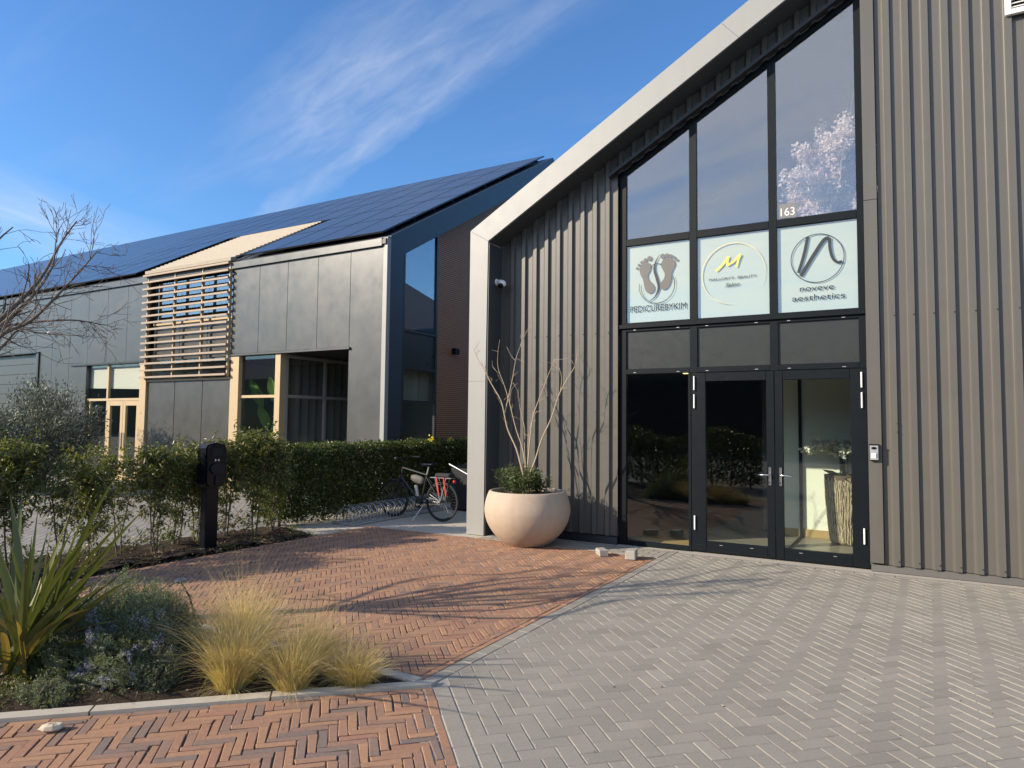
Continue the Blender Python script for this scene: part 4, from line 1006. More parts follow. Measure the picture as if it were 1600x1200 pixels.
def shrub(label, c, rad, h, n, L, Wd, m, nm='low_shrub', cat='shrub', stems_=7, group=None, taper=.3):
    v = thing(nm, label, cat, c, group)
    mb = MB(); P_ = []; D_ = []
    for k in range(stems_):
        a = rng.uniform(0, 6.28); rr_ = rad*rng.uniform(.2, 1); e = np.array([c[0]+rr_*math.cos(a), c[1]+rr_*math.sin(a), c[2]+h*rng.uniform(.6, 1)])
        s0 = np.array([c[0]+.2*rr_*math.cos(a), c[1]+.2*rr_*math.sin(a), c[2]-.02]); md = (s0+e)/2+rng.normal(0, .02, 3)
        mb.tube([tuple(s0), tuple(md), tuple(e)], [.008, .006, .003], 5)
        for _ in range(n//stems_):
            t_ = rng.uniform(.25, 1.05); p = (1-t_)*s0+t_*e+rng.normal(0, rad*.18, 3); P_.append(p); D_.append(unit(e-s0)*.6+rng.normal(0, .7, 3)+np.array([math.cos(a), math.sin(a), 0])*.5)
    obj('stem', mb, m_bark, v)
    obj('foliage', npmesh('foliage', *leaves(np.array(P_), np.array(D_), rng.uniform(.6, 1.1, len(P_))*L, Wd, .15, .1), m), None, v, kind='stuff'); return v
shrub('feathery green shrub on the left of the planter bowl', (pc[0]-.28, pc[1]-.02, .70), .19, .36, 1600, .055, .012, m_lfshrub)
shrub('feathery green shrub in the middle of the planter bowl', (pc[0]-.02, pc[1]-.12, .70), .21, .38, 2000, .055, .012, m_lfshrub)
shrub('feathery green shrub at the back right of the planter bowl', (pc[0]+.14, pc[1]+.08, .70), .18, .34, 1400, .055, .012, m_lfshrub)

# ------------------------------------------------------------------ loose hedge of leggy shrubs
def leggy(seed, H_, dens):
    global rng
    rng = np.random.default_rng(seed)
    st = MB(); tips = []
    v = thing('hedge_shrub', 'x', 'shrub', (0, 0, 0), 'loose hedge shrubs along the brick path')
    for k in range(rng.integers(2, 4)):
        a = rng.uniform(0, 6.28); lean = rng.uniform(.02, .14)
        pts = [np.array([.03*math.cos(a), .03*math.sin(a), -.03])]
        for i in range(7): pts.append(pts[-1]+np.array([math.cos(a)*lean*.2+rng.normal(0, .018), math.sin(a)*lean*.2+rng.normal(0, .018), H_/7*.95]))
        st.tube([tuple(p) for p in pts], [.014-.0015*i for i in range(8)], 6)
        for i in range(1, 8):
            for _ in range(3 if i < 4 else 6):
                d = unit(np.array([rng.normal(), rng.normal(), rng.uniform(.1, 1.0)])); tp = []
                twigtree(st, pts[i]*.99, d, rng.uniform(.12, .26)*(.8 if i < 4 else 1.15), .004, 1, .5, .1, (1, 3), 3, .2, .0018, tp)
                tips += [(p, dd, i) for p, dd in tp]
    obj('stem', st, m_bark, v)
    P_ = []; D_ = []
    for p, d, i in tips:
        w = (.20 if i <= 2 else .45 if i <= 4 else 1.0)*dens
        for _ in range(rng.poisson(7.6*w)):
            P_.append(p+rng.normal(0, .03, 3)); D_.append(d*.5+rng.normal(0, .55, 3)+np.array([0, 0, -.25]))
    P_ = np.array(P_); obj('foliage', npmesh('foliage', *leaves(P_, np.array(D_), rng.uniform(.045, .085, len(P_)), rng.uniform(.017, .029, len(P_)), .18, .25), m_lfhedge), None, v, kind='stuff')
    return v
protos = [leggy(11, 1.42, .62), leggy(12, 1.34, .75), leggy(13, 1.46, .85)]
spots = [(-8.62, 2.75), (-8.55, 3.3), (-8.42, 3.78), (-8.40, 4.22), (-8.45, 4.62), (-8.50, 5.02), (-8.42, 5.42), (-8.60, 5.84), (-8.68, 6.2), (-8.62, 6.62), (-8.46, 7.0), (-8.52, 7.4)]
hl = ['leggy shrub at the left picture edge of the loose hedge', 'second leggy hedge shrub from the left picture edge', 'hedge shrub with a pale bare trunk behind the flax leaves', 'sparse hedge shrub just right of the pale trunk behind the flax',
      'hedge shrub before the beige entrance doors', 'hedge shrub right of the beige entrance doors', 'wide hedge shrub below the grey infill panels', 'hedge shrub with low fan of stems left of the charging post',
      'hedge shrub directly behind the charging post', 'dense hedge shrub just right of the charging post', 'tall hedge shrub before the corner glass', 'last loose hedge shrub next to the clipped hedge']
hs = [.94, .90, .96, .90, .80, .87, .89, .91, .89, .94, 1.02, .90]
for i, ((x, y), l_) in enumerate(zip(spots, hl)):
    pi = [0, 1, 2, 0, 1, 0, 2, 1, 2, 2, 2, 1][i]
    if i in (0, 1, 2): r_ = protos[i if i != 2 else 2]; r_.location = (x, y, 0); r_['label'] = l_; r_.rotation_euler = (0, 0, i*2.1); r_.scale = (hs[i],)*3
    else: dup(protos[pi], (x, y, 0), i*1.37, hs[i], l_)
rng = np.random.default_rng(21)
# dense clipped hedge behind the rack
v = thing('clipped_hedge', 'dense clipped evergreen hedge behind the bicycle rack', 'hedge', (-9.05, 10.5, 0))
n = 90000; Yh = rng.uniform(7.75, 14.6, n); u_ = rng.random(n)
face = rng.random(n); Xh = np.empty(n); Zh = np.empty(n); D_ = rng.normal(0, .6, (n, 3))
f = face < .54; Xh[f] = -8.72+rng.normal(0, .045, f.sum()); Zh[f] = rng.uniform(.06, 1.24, f.sum()); D_[f] += [.7, -.2, .15]
f = (face >= .54) & (face < .70); Xh[f] = rng.uniform(-9.4, -8.7, f.sum()); Zh[f] = 1.25+rng.normal(0, .03, f.sum()); D_[f] += [0, -.1, .9]
f = (face >= .70) & (face < .74); Yh[f] = 7.78+rng.normal(0, .05, f.sum()); Xh[f] = rng.uniform(-9.4, -8.7, f.sum()); Zh[f] = rng.uniform(.1, 1.25, f.sum()); D_[f] += [0, -.8, .1]
f = face >= .74; Xh[f] = rng.uniform(-9.35, -8.75, f.sum()); Zh[f] = rng.uniform(.1, 1.2, f.sum())
bul = .05*np.sin(Yh*3.1+.5)+.04*np.sin(Yh*7.3+Zh*4); Xh += bul; Zh += .02*np.sin(Yh*5)
keep = rng.random(n) < np.where(Zh < .15, .5, 1); P_ = np.stack([Xh, Yh, Zh], 1)[keep]; D_ = D_[keep]
obj('foliage', npmesh('foliage', *leaves(P_, D_, rng.uniform(.04, .07, len(P_)), rng.uniform(.02, .034, len(P_)), .15, .1), m_lfclip), None, v, kind='stuff')
for k in range(15):
    mb = MB(); y = 7.95+k*.45; p = np.array([-9.0+rng.normal(0, .06), y, -.03]); mb.tube([tuple(p), tuple(p+[.02, .03, .5]), tuple(p+[rng.normal(0, .08), rng.normal(0, .08), 1.1])], [.025, .02, .008], 6)
    for _ in range(10): twigtree(mb, p+[0, 0, rng.uniform(.2, 1.0)], rng.normal(0, 1, 3)+[0, 0, .5], .35, .008, 1, .5, .1, (1, 3), 3, .2, .003)
    obj('stem', mb, m_barkdark, v)
for k, y in enumerate((11.75, 12.45)):
    c0 = np.array([-8.78, y, 1.33]); q = c0+rng.normal(0, .03, (40, 3)); obj('yellow_shoot', npmesh('yellow_shoot', *leaves(q, rng.normal(0, 1, (40, 3))+[0, 0, .6], .05, .03), m_yellow), None, v)
# weeds and litter in the beds
def tuft(c, n, L, m, w=.006, spread=.04, nm='weed_tuft'):
    b0 = np.array(c)+np.stack([rng.normal(0, spread, n), rng.normal(0, spread, n), np.zeros(n)], 1); d = np.stack([rng.normal(0, .45, n), rng.normal(0, .45, n), np.ones(n)], 1)
    return blades(b0, d, rng.uniform(.5, 1, n)*L, w, d*np.array([.6, .6, -.35]), 3)
ps = [tuft((-8.0+rng.normal(0, .12), rng.uniform(2.6, 7.6), .0), 26, rng.uniform(.06, .13), None) for _ in range(26)]+[tuft((-8.02, 6.22, 0), 70, .14, None), tuft((-7.98, 7.3, 0), 60, .13, None), tuft((-8.3, 7.5, 0), 60, .15, None), tuft((-8.5, 7.75, 0), 80, .15, None)]
obj('bed_weeds', npmesh('bed_weeds', *merge(ps), m_weed), None, kind='stuff', label='small weeds growing in the soil under the hedge', cat='weeds')
n = 2600; P_ = np.stack([rng.uniform(-9.0, -7.72, n), rng.uniform(2, 7.7, n), rng.uniform(.0, .025, n)], 1); D_ = rng.normal(0, 1, (n, 3))*[1, 1, .25]
q = 900; Pb = np.stack([rng.uniform(-6.2, -3.0, q), rng.uniform(1.0, 3.66, q), np.full(q, .015)], 1); Pb = Pb[((Pb[:, :2]-A0)@ub) < -.14]
P_ = np.concatenate([P_, Pb]); D_ = np.concatenate([D_, rng.normal(0, 1, (len(Pb), 3))*[1, 1, .3]])
obj('leaf_litter', npmesh('leaf_litter', *leaves(P_, D_, rng.uniform(.02, .05, len(P_)), .018, .2), m_dead), None, kind='stuff', label='dry brown leaf litter on the soil of the beds', cat='litter')

n = 220; Pb = np.stack([rng.uniform(-6.5, 2.0, n), rng.uniform(2.0, 9.2, n), np.full(n, .006)], 1); Pb = Pb[(((Pb[:, :2]-A0)@ub > .05) | (Pb[:, 1] > 3.9))]
obj('paving_litter', npmesh('paving_litter', *leaves(Pb, rng.normal(0, 1, (len(Pb), 3))*[1, 1, .2], rng.uniform(.008, .03, len(Pb)), rng.uniform(.005, .014, len(Pb)), .2), m_dead), None, kind='stuff', label='scattered dry leaf bits lying on the paving', cat='litter')
mb = MB()
for k in range(260):
    x, y = (rng.uniform(-6.8, 2.2), rng.uniform(2.2, 9.25)); r = rng.uniform(.002, .006)
    if (np.array((x, y))-A0)@ub < .06 and y < 3.9: continue
    mb.v += [(x-r, y, .001), (x, y-r, .001), (x+r, y, .001), (x, y+r, .001), (x, y, .001+r*.8)]; o_ = len(mb.v)-5; mb.f += [(o_, o_+1, o_+4), (o_+1, o_+2, o_+4), (o_+2, o_+3, o_+4), (o_+3, o_, o_+4)]; mb.t += [.5]*4
obj('paving_grit', mb, m_stone, kind='stuff', label='pale grit scattered over the paving', cat='grit')

# ------------------------------------------------------------------ charging post
v = thing('charging_post', 'black electric car charging post standing in front of the hedge', 'charger', (-8.18, 6.03, 0)); cz = R(4)
Mx = Matrix.Translation((-8.18, 6.03, 0)) @ Matrix.Rotation(cz, 4, 'Z')
def chp(nm, mb, m, par=None, **k): me = mesh(nm, mb, m, k.get('smooth', False)); me.transform(Mx); o = obj(nm, me, None, par or v); return o
mb = MB(); mb.box((-.06, -.10, -.02), (.05, .10, .88), .008); chp('post', mb, m_black)
mb = MB(); mb.box((-.08, -.12, -.01), (.07, .12, .012), .004); chp('base_plate', mb, m_dark)
def rrect(w0, w1, z0, z1, r):
    return [(w1-r, z0), (w1, z0+r), (w1, z1-r*1.2), (w1-r*.6, z1-r*.3), (0, z1+.012), (w0+r*.6, z1-r*.3), (w0, z1-r*1.2), (w0, z0+r), (w0+r, z0)]
mb = MB(); mb.prism(rrect(-.165, .165, .82, 1.405, .05), 'x', -.07, .085); hd = chp('charger_head', mb, m_black); fixn(hd.data)
mb = MB(); mb.prism(rrect(-.15, .15, .835, 1.39, .05), 'x', .0855, .11); o = chp('front_cover', mb, m_black, hd); fixn(o.data)
m_chg = pbr('charger_grey', (.016, .018, .022), .45, spec=.2); mb = MB(); mb.box((.1105, -.085, 1.24), (.114, .085, 1.34), .001); chp('display', mb, m_chg, hd)
mb = MB(); mb.prism([(.11*math.cos(6.283*k/24)*1.0, 1.07+.075*math.sin(6.283*k/24)) for k in range(24)], 'x', .1105, .135); o = chp('socket_cover', mb, m_chg, hd); fixn(o.data)
mb = MB(); mb.box((.1105, -.03, .845), (.13, .03, .97), .004); chp('socket_hinge', mb, m_chg, hd)
mb = MB(); mb.prism([(-.035, 1.165), (-.035, 1.20), (-.005, 1.182)], 'x', .1105, .113); mb.prism([(.035, 1.165), (.005, 1.182), (.035, 1.20)], 'x', .1105, .113); o = chp('emblem', mb, m_white, hd); fixn(o.data)
mb = MB(); mb.box((-.02, -.04, .79), (.06, .04, .815), .004); chp('cable_gland', mb, m_chg)

# ------------------------------------------------------------------ bicycle, rack, box
v = thing('bicycle', 'dark city bicycle with red carrier straps parked in the rack', 'bicycle', (-7.6, 9.84, 0))
by = 9.80; xr, xf = -7.06, -8.14; Rw = .345
def wheel(x, nm):
    mb = MB(); mb.ring((x, by, Rw), (0, 1, 0), Rw-.018, .018, 56, 8); w = obj('wheel', mb, m_rubber, v, smooth=True)
    mb = MB(); mb.ring((x, by, Rw), (0, 1, 0), Rw-.043, .009, 56, 6); obj('rim', mb, m_dark, w, smooth=True)
    mb = MB(); mb.tube([(x, by-.05, Rw), (x, by+.05, Rw)], .022, 10); obj('hub', mb, m_dark, w)
    mb = MB()
    for k in range(32):
        a = 6.283*k/32; s_ = .025 if k % 2 else -.025; mb.tube([(x+.02*math.cos(a+.8), by+s_, Rw+.02*math.sin(a+.8)), (x+(Rw-.045)*math.cos(a), by, Rw+(Rw-.045)*math.sin(a))], .0013, 3, cap=False)
    obj('spokes', mb, m_galv, w)
wheel(xr, 'r'); wheel(xf, 'f')
BB = (-7.52, by, .29); ST = (-7.62+.07, by, .80); HT = (-7.97+.03, by, .90); HB = (-8.0+.03, by, .72); RX = (xr, by, Rw); FX = (xf, by, Rw)
ST = (-7.40, by, .79)
mb = MB()
for p, q, r in ((BB, ST, .016), (ST, HT, .017), (BB, HB, .022), (HB, HT, .021)): mb.tube([p, q], r, 10)
for s_ in (-.05, .05):
    mb.tube([(BB[0], by+s_*.6, BB[2]), (RX[0], by+s_*1.2, RX[2])], .010, 8); mb.tube([(ST[0], by+s_*.4, ST[2]-.03), (RX[0], by+s_*1.2, RX[2])], .008, 8)
obj('bike_frame', mb, m_dark, v)
mb = MB()
for s_ in (-.05, .05): mb.tube([(HB[0]-.005, by+s_*.7, HB[2]-.02), (HB[0]-.05, by+s_, .58), (FX[0], by+s_, FX[2])], [.016, .014, .010], 8)
mb.tube([(HB[0]-.005, by-.04, HB[2]-.02), (HB[0]-.005, by+.04, HB[2]-.02)], .016, 8); obj('fork', mb, m_dark, v)
mb = MB(); mb.tube([HT, (HT[0]+.01, by, 1.02), (HT[0]-.06, by, 1.06)], .014, 8); mb.tube([(HT[0]+.10, by-.31, 1.08), (HT[0]-.02, by-.22, 1.08), (HT[0]-.06, by, 1.065), (HT[0]-.02, by+.22, 1.08), (HT[0]+.10, by+.31, 1.08)], .011, 8); hb = obj('handlebar', mb, m_black, v)
for s_ in (-1, 1): mb = MB(); mb.tube([(HT[0]+.12, by+s_*.325, 1.08), (HT[0]+.02, by+s_*.255, 1.08)], .017, 8); obj('grip', mb, m_rubber, hb)
mb = MB(); mb.tube([ST, (ST[0]+.04, by, .93)], .013, 8); obj('seat_post', mb, m_galv, v)
mb = MB(); rowsx = [(-.17, .018, .0), (-.08, .03, .012), (.0, .05, .012), (.07, .085, .02), (.12, .08, .03), (.135, .04, .03)]
for dx, w_, dz in rowsx:
    for k in range(10): a = 6.283*k/10; mb.v.append((ST[0]+.05+dx, by+w_*math.cos(a), .955+dz+.028*math.sin(a)))
mb.f = [(i*10+k, i*10+(k+1) % 10, (i+1)*10+(k+1) % 10, (i+1)*10+k) for i in range(5) for k in range(10)]+[tuple(range(10)), tuple(range(50, 60))]; mb.t = [.5]*len(mb.f); obj('saddle', mb, m_black, v, smooth=True, fix=True)
mb = MB(); n = 14
for i in range(n+1):
    a = R(20+150*i/n-10); 
    for s_ in (-1, 1): mb.v.append((xr+(Rw+.022)*math.cos(a), by+s_*.028, Rw+(Rw+.022)*math.sin(a)))
mb.f = [(2*i, 2*i+1, 2*i+3, 2*i+2) for i in range(n)]; mb.t = [.5]*n; obj('mudguard', mb, m_black, v)
mb = MB()
for s_ in (-.06, .06):
    mb.tube([(xr-.22, by+s_, .755), (xr+.22, by+s_, .755)], .007, 6); mb.tube([(xr+.0, by+s_, Rw), (xr+.12, by+s_, .755)], .006, 6); mb.tube([(xr+.0, by+s_, Rw), (xr-.12, by+s_, .755)], .006, 6)
for q in (-.2, -.07, .07, .2): mb.tube([(xr+q, by-.06, .755), (xr+q, by+.06, .755)], .006, 6)
cr = obj('carrier', mb, m_galv, v)
mb = MB(); mb.box((xr-.12, by-.075, .765), (xr+.20, by+.075, .835), .02); obj('lock_chain', mb, m_rubber, cr)
for dx in (-.09, .06):
    mb = MB(); mb.box((xr+dx, by-.079, .46), (xr+dx+.028, by-.070, .77), .002); mb.v = [(p[0]+(.77-p[2])*.18, p[1], p[2]) for p in mb.v]; obj('red_strap', mb, m_redp, cr)
mb = MB(); mb.lathe([(0, -.02), (.03, -.02), (.032, .01), (0, .02)], (0, 0, 0), 12); me = mesh('rear_light', mb, m_redp, True); me.transform(Matrix.Translation((xr+.26, by, .70)) @ Matrix.Rotation(R(90), 4, 'Y')); obj('rear_light', me, None, v)
mb = MB(); mb.tube([(ST[0]-.34, by, .765), (ST[0]-.25, by, .745), (ST[0]-.12, by, .715), (ST[0]-.06, by, .695)], [.045, .075, .075, .05], 12); mb.v = [(p[0], by+(p[1]-by)*.5, p[2]-.03) for p in mb.v]; obj('frame_bag', mb, m_bag, v, smooth=True)
mb = MB(); mb.ring((BB[0], by-.045, BB[2]), (0, 1, 0), .085, .006, 30, 6)
for s_ in (-1, 1): mb.tube([(BB[0], by+s_*.06, BB[2]), (BB[0]-s_*.14, by+s_*.075, BB[2]-s_*.09)], .010, 6); mb.box((BB[0]-s_*.14-.045, by+min(s_*.08, s_*.16), BB[2]-s_*.09-.012), (BB[0]-s_*.14+.045, by+max(s_*.08, s_*.16), BB[2]-s_*.09+.012))
obj('crank_set', mb, m_dark, v)
mb = MB()
mb.tube([(BB[0], by-.045, BB[2]+.087), (xr, by-.045, Rw+.035)], .005, 5); mb.tube([(BB[0], by-.045, BB[2]-.087), (xr, by-.045, Rw-.04)], .005, 5); mb.ring((xr, by-.045, Rw), (0, 1, 0), .038, .006, 20, 6); obj('chain', mb, m_dark, v)
mb = MB(); mb.tube([(BB[0]+.10, by-.03, .29), (BB[0]+.06, by-.15, .14), (BB[0]+.0, by-.24, .006)], .009, 8); obj('kickstand', mb, m_galv, v)
mb = MB(); mb.tube([(-7.60, by, .41), (-7.64, by, .60)], .034, 12); obj('bottle', mb, m_galv, v)
# long low rack of bent hoops
v = thing('bicycle_rack', 'low galvanised bicycle rack of bent hoops along the hedge', 'bicycle rack', (-8.2, 9.9, 0))
mb = MB()
for x in (-8.42, -7.98): mb.box((x-.02, 8.55, .0), (x+.02, 11.35, .03), .003)
for y in (8.56, 9.95, 11.3): mb.box((-8.41, y, .031), (-7.99, y+.04, .05), .003)
obj('base_rail', mb, m_galv, v)
k = 0; y = 8.60
while y < 11.3:
    hgt = .30 if k % 2 else .26
    pts = [(-7.98, y, .03), (-8.02, y+.01, hgt*.7), (-8.10, y+.02, hgt*.97), (-8.20, y+.03, hgt), (-8.30, y+.03, hgt*.97), (-8.38, y+.035, hgt*.7), (-8.42, y+.04, .03)]
    mb = MB(); mb.tube(pts, .0075, 6); obj('hoop', mb, m_galv, v, smooth=True); k += 1; y += .085
# storage box with strut
v = thing('storage_box', 'dark grey storage box with a slanting metal strut behind the bicycle', 'box', (-7.5, 11.6, 0))
mb = MB(); mb.prism([(11.2, .03), (12.1, .03), (12.1, .92), (11.2, .84)], 'x', -7.86, -6.6); obj('body', mb, m_dark, v, fix=True)
mb = MB(); mb.box((-7.88, 11.17, .845), (-6.58, 12.12, .875), .004); obj('lid', mb, m_black, v)
mb = MB(); mb.tube([(-7.88, 11.16, .90), (-7.3, 11.16, .66), (-6.75, 11.16, .45)], .014, 8); obj('strut', mb, m_galv, v)
for x in (-7.8, -6.66):
    for y in (11.24, 12.06): mb = MB(); mb.box((x-.03, y-.03, 0), (x+.03, y+.03, .029)); obj('foot', mb, m_black, v)

# ------------------------------------------------------------------ small loose things
def stonebox(nm, c, sx, sy, h, rz, m, label, cat, c_=.008, wear=.003):
    mb = MB(); mb.box((-sx/2, -sy/2, 0), (sx/2, sy/2, h), c_); mb.v = [(a+random.gauss(0, wear), b_+random.gauss(0, wear), max(0, z+random.gauss(0, wear*.6))) for a, b_, z in mb.v]
    o = obj(nm, mb, m, label=label, cat=cat); o.location = c; o.rotation_euler = (0, 0, rz); return o
stonebox('paving_block', (-3.525, 8.47, .004), .115, .21, .082, R(38), m_stone, 'flat grey paving block lying on the bricks nearer the planter', 'block')
stonebox('paving_block', (-3.115, 8.47, .004), .13, .205, .112, R(12), m_stone, 'upright grey paving block on the bricks nearest the glass pane', 'block')
mb = MB(); mb.lathe([(0, 0), (.05, .003), (.062, .016), (.05, .034), (.02, .040), (0, .038)], (0, 0, 0), 9); mb.v = [(a*1.05+random.gauss(0, .002), b_*.65+random.gauss(0, .002), max(0, z*.9+random.gauss(0, .002))) for a, b_, z in mb.v]
o = obj('pebble', mb, pbr('pale_rock', (.55, .46, .34), .8, 0, .15, 30, .003, 60), label='pale rough pebble lying on the foreground bricks', cat='stone', fix=True); o.location = (-4.13, 2.10, .003); o.rotation_euler = (0, 0, R(50))
v = thing('garden_light', 'slim black garden light with tilted disc head in the bed', 'garden light', (-5.0, 3.5, 0))
pts = [pixpt(308, 985, 3.56), pixpt(304, 960, 3.55), pixpt(296, 932, 3.54), pixpt(283, 910, 3.53)]; b0 = pts[0].copy(); b0[2] = -.05
mb = MB(); mb.tube([tuple(b0)]+[tuple(p) for p in pts], [.008, .008, .0075, .007, .007], 8); obj('stem', mb, m_black, v, smooth=True)
mb = MB(); mb.lathe([(0, -.016), (.02, -.016), (.046, 0), (.048, .006), (0, .012)], (0, 0, 0), 24); me = mesh('lamp_head', mb, pbr('lamp_grey', (.045, .05, .056), .5), True); me.transform(Matrix.Translation(Vector(pts[-1])+Vector((-.012, 0, .012))) @ Matrix.Rotation(R(35), 4, Vector((0.3, 1, 0))) @ Matrix.Rotation(R(-30), 4, 'Y')); obj('lamp_head', me, None, v, auto=30)

# ------------------------------------------------------------------ foreground plants
# New Zealand flax
pf = (-5.20, 2.45, 0); rng = np.random.default_rng(5)
v = thing('flax_plant', 'sword leaved flax plant at the left edge of the bed', 'plant', pf)
def sword(b0, d, L, w, bend, m, par):
    d = unit(np.array(d, float)); n = 10; s_ = unit(np.cross(d, [0, 0, 1.])+rng.normal(0, .25, 3)); nn = np.cross(s_, d); vs = []
    for i in range(n+1):
        t_ = i/n; c = np.array(b0)+d*L*t_+np.array(bend)*L*t_**2.4; ww = w*(.75+.5*math.sin(math.pi*min(1, t_*1.1))**.8)*max(0.02, 1-t_**4.5)*.62
        fo = .34*(1-.6*t_); vs += [c-s_*ww+nn*ww*fo, c, c+s_*ww+nn*ww*fo]
    mb = MB(); mb.add(vs, [(3*i+j, 3*i+j+1, 3*i+j+4, 3*i+j+3) for i in range(n) for j in (0, 1)]); obj('leaf', mb, m, par)
tipsx = [((35, 765), 3.0), ((130, 775), 2.2), ((187, 735), 2.5), ((190, 790), 2.65), ((243, 780), 2.6), ((240, 830), 2.3), ((160, 905), 2.2), ((75, 830), 2.7), ((50, 835), 2.2), ((120, 815), 2.4), ((10, 830), 2.3), ((-30, 780), 2.4), ((-60, 820), 2.6), ((-20, 900), 2.0), ((95, 870), 2.15), ((225, 895), 2.5), ((205, 900), 2.1), ((110, 800), 2.6), ((150, 760), 2.45), ((170, 800), 2.3), ((60, 790), 2.5), ((15, 770), 2.7), ((85, 800), 2.25), ((215, 790), 2.55), ((175, 850), 2.5), ((140, 850), 2.1), ((40, 870), 2.05), ((265, 850), 2.75), ((-10, 840), 2.2)]
for (t_, yy) in tipsx:
    tip = pixpt(t_[0], t_[1], yy); b0 = np.array(pf)+np.append(rng.normal(0, .06, 2), 0); dv = tip-b0; L = np.linalg.norm(dv); sag = np.array([dv[0]*.12, dv[1]*.12, -.10])
    d0 = dv-sag*L*1.0; sword(b0, d0/L, np.linalg.norm(d0)*1.0, rng.uniform(.030, .042), sag*L/np.linalg.norm(d0), m_phor, v)
for k in range(70):
    a = rng.uniform(0, 6.28); e = rng.uniform(.75, 1.4); L = rng.uniform(.4, 1.05); d = (math.cos(a)*math.cos(e), math.sin(a)*math.cos(e), math.sin(e))
    sword(np.array(pf)+np.append(rng.normal(0, .07, 2), 0), d, L, rng.uniform(.024, .038), (d[0]*.3, d[1]*.3, -.22), m_phord if rng.random() < .18 else m_phor, v)
# rosemary mound
def rosemary(c, rx, ry, h, n, label, flowers=True, sprig=.10):
    v = thing('rosemary_bush', label, 'shrub', (*c, 0))
    st = MB(); th_ = rng.uniform(0, 6.283, n); ph = np.arccos(rng.uniform(-.05, 1, n)); rad = rng.uniform(.62, 1.0, n)**.5
    dirs = np.stack([np.sin(ph)*np.cos(th_), np.sin(ph)*np.sin(th_), np.cos(ph)], 1)
    lump = 1+.16*np.sin(th_*3+ph*2)+.12*np.sin(th_*7-ph*5)
    tip = np.array([*c, 0])+dirs*np.array([rx, ry, h])*(rad*lump)[:, None]; tip[:, 2] = np.maximum(tip[:, 2], .03)
    sd_ = unit(dirs*np.array([.7, .7, .6])+rng.normal(0, .35, (n, 3))+[0, 0, .55])
    L = rng.uniform(.6, 1.25, n)*sprig; parts = []
    for k in range(16):
        t_ = k/15; p = tip-sd_*(L*(1-t_))[:, None]; dd = unit(sd_*.75+unit(rng.normal(size=(n, 3)))*.85); parts.append(leaves(p, dd, rng.uniform(.014, .026, n), .0045, .2))
    for k in range(60):
        i = int(rng.integers(n)); st.tube([(c[0]+rng.normal(0, .06), c[1]+rng.normal(0, .06), -.02), tuple((np.array([*c, 0])+tip[i])/2+rng.normal(0, .03, 3)), tuple(tip[i])], [.007, .005, .002], 4)
    obj('stem', st, m_bark, v); obj('foliage', npmesh('foliage', *merge(parts), m_lfrose), None, v, kind='stuff')
    if flowers:
        sel = np.where((dirs @ unit(np.array([.75, -.55, .05])) > .45) & (tip[:, 2] < h*.85))[0]; cs = sel[rng.integers(len(sel), size=30)]; near = []
        for q in cs: dsq = ((tip-tip[q])**2).sum(1); near += list(np.where(dsq < .045**2)[0])+[q]
        near = np.array(sorted(set(near))); fl = []
        for k in range(20): p = tip[near]-sd_[near]*(L[near]*rng.uniform(0, .7, len(near)))[:, None]+rng.normal(0, .006, (len(near), 3)); fl.append(leaves(p, rng.normal(size=(len(near), 3)), .011, .009))
        obj('flowers', npmesh('flowers', *merge(fl), m_flower), None, v, kind='stuff')
rosemary((-4.78, 2.82), .56, .46, .56, 5600, 'rosemary mound with pale blue flowers in front of the flax')
rosemary((-5.0, 3.25), .50, .32, .44, 1900, 'dark green rosemary mound at the back of the bed', False)
rosemary((-4.36, 2.80), .27, .22, .30, 1100, 'dark lower rosemary mound next to the large grass clump', False)
rosemary((-4.62, 2.30), .22, .16, .14, 260, 'small trailing rosemary by the kerb below the flax', False, .06)
# feather grass
def grassclump(c, n, h, lean, label, spread=.30, sc_=1.0):
    v = thing('feather_grass', label, 'grass', (*c, 0), 'feather grass clumps in the bed')
    a = rng.uniform(0, 6.283, n); r = rng.uniform(0, 1, n)**.6; b0 = np.stack([c[0]+.085*sc_*r*np.cos(a), c[1]+.085*sc_*r*np.sin(a), np.full(n, -.01)], 1)
    d = np.stack([np.cos(a)*r*spread+lean[0]*.5, np.sin(a)*r*spread+lean[1]*.5, np.ones(n)], 1)+rng.normal(0, .13, (n, 3))
    L = (rng.uniform(.3, 1.12, n)**.8)*h; bend = np.stack([np.cos(a)*r*.38+lean[0], np.sin(a)*r*.38+lean[1], -.14-.32*r], 1)+rng.normal(0, .17, (n, 3))
    k = int(n*.72); obj('blades', npmesh('blades', *blades(b0[:k], d[:k], L[:k], .0022, bend[:k], 6), m_grass), None, v, kind='stuff')
    obj('base_leaves', npmesh('base_leaves', *blades(b0[k:], d[k:], L[k:]*.55, .0032, bend[k:]*.6, 5), m_grassb), None, v, kind='stuff')
    m_ = 130; a = rng.uniform(0, 6.283, m_); e = rng.uniform(.02, .35, m_); d = np.stack([np.cos(a), np.sin(a), e], 1); b0 = np.stack([c[0]+.04*np.cos(a), c[1]+.04*np.sin(a), np.full(m_, .02)], 1)
    obj('fallen_blades', npmesh('fallen_blades', *blades(b0, d, rng.uniform(.1, .34, m_)*h*1.6, .002, np.stack([np.zeros(m_), np.zeros(m_), -.2-e*.3], 1), 4), m_grass), None, v, kind='stuff')
grassclump((-3.80, 3.01), 2600, .72, (-.09, .12), 'large front clump of golden feather grass beside the rosemary')
grassclump((-4.22, 3.42), 2600, .76, (-.09, .05), 'tall back clump of golden feather grass behind the garden light')
grassclump((-3.46, 3.19), 1500, .60, (-.05, .10), 'middle clump of feather grass with a pale bent base at the kerb')
grassclump((-3.62, 3.52), 1500, .58, (-.05, .08), 'clump of feather grass at the back near the red path')
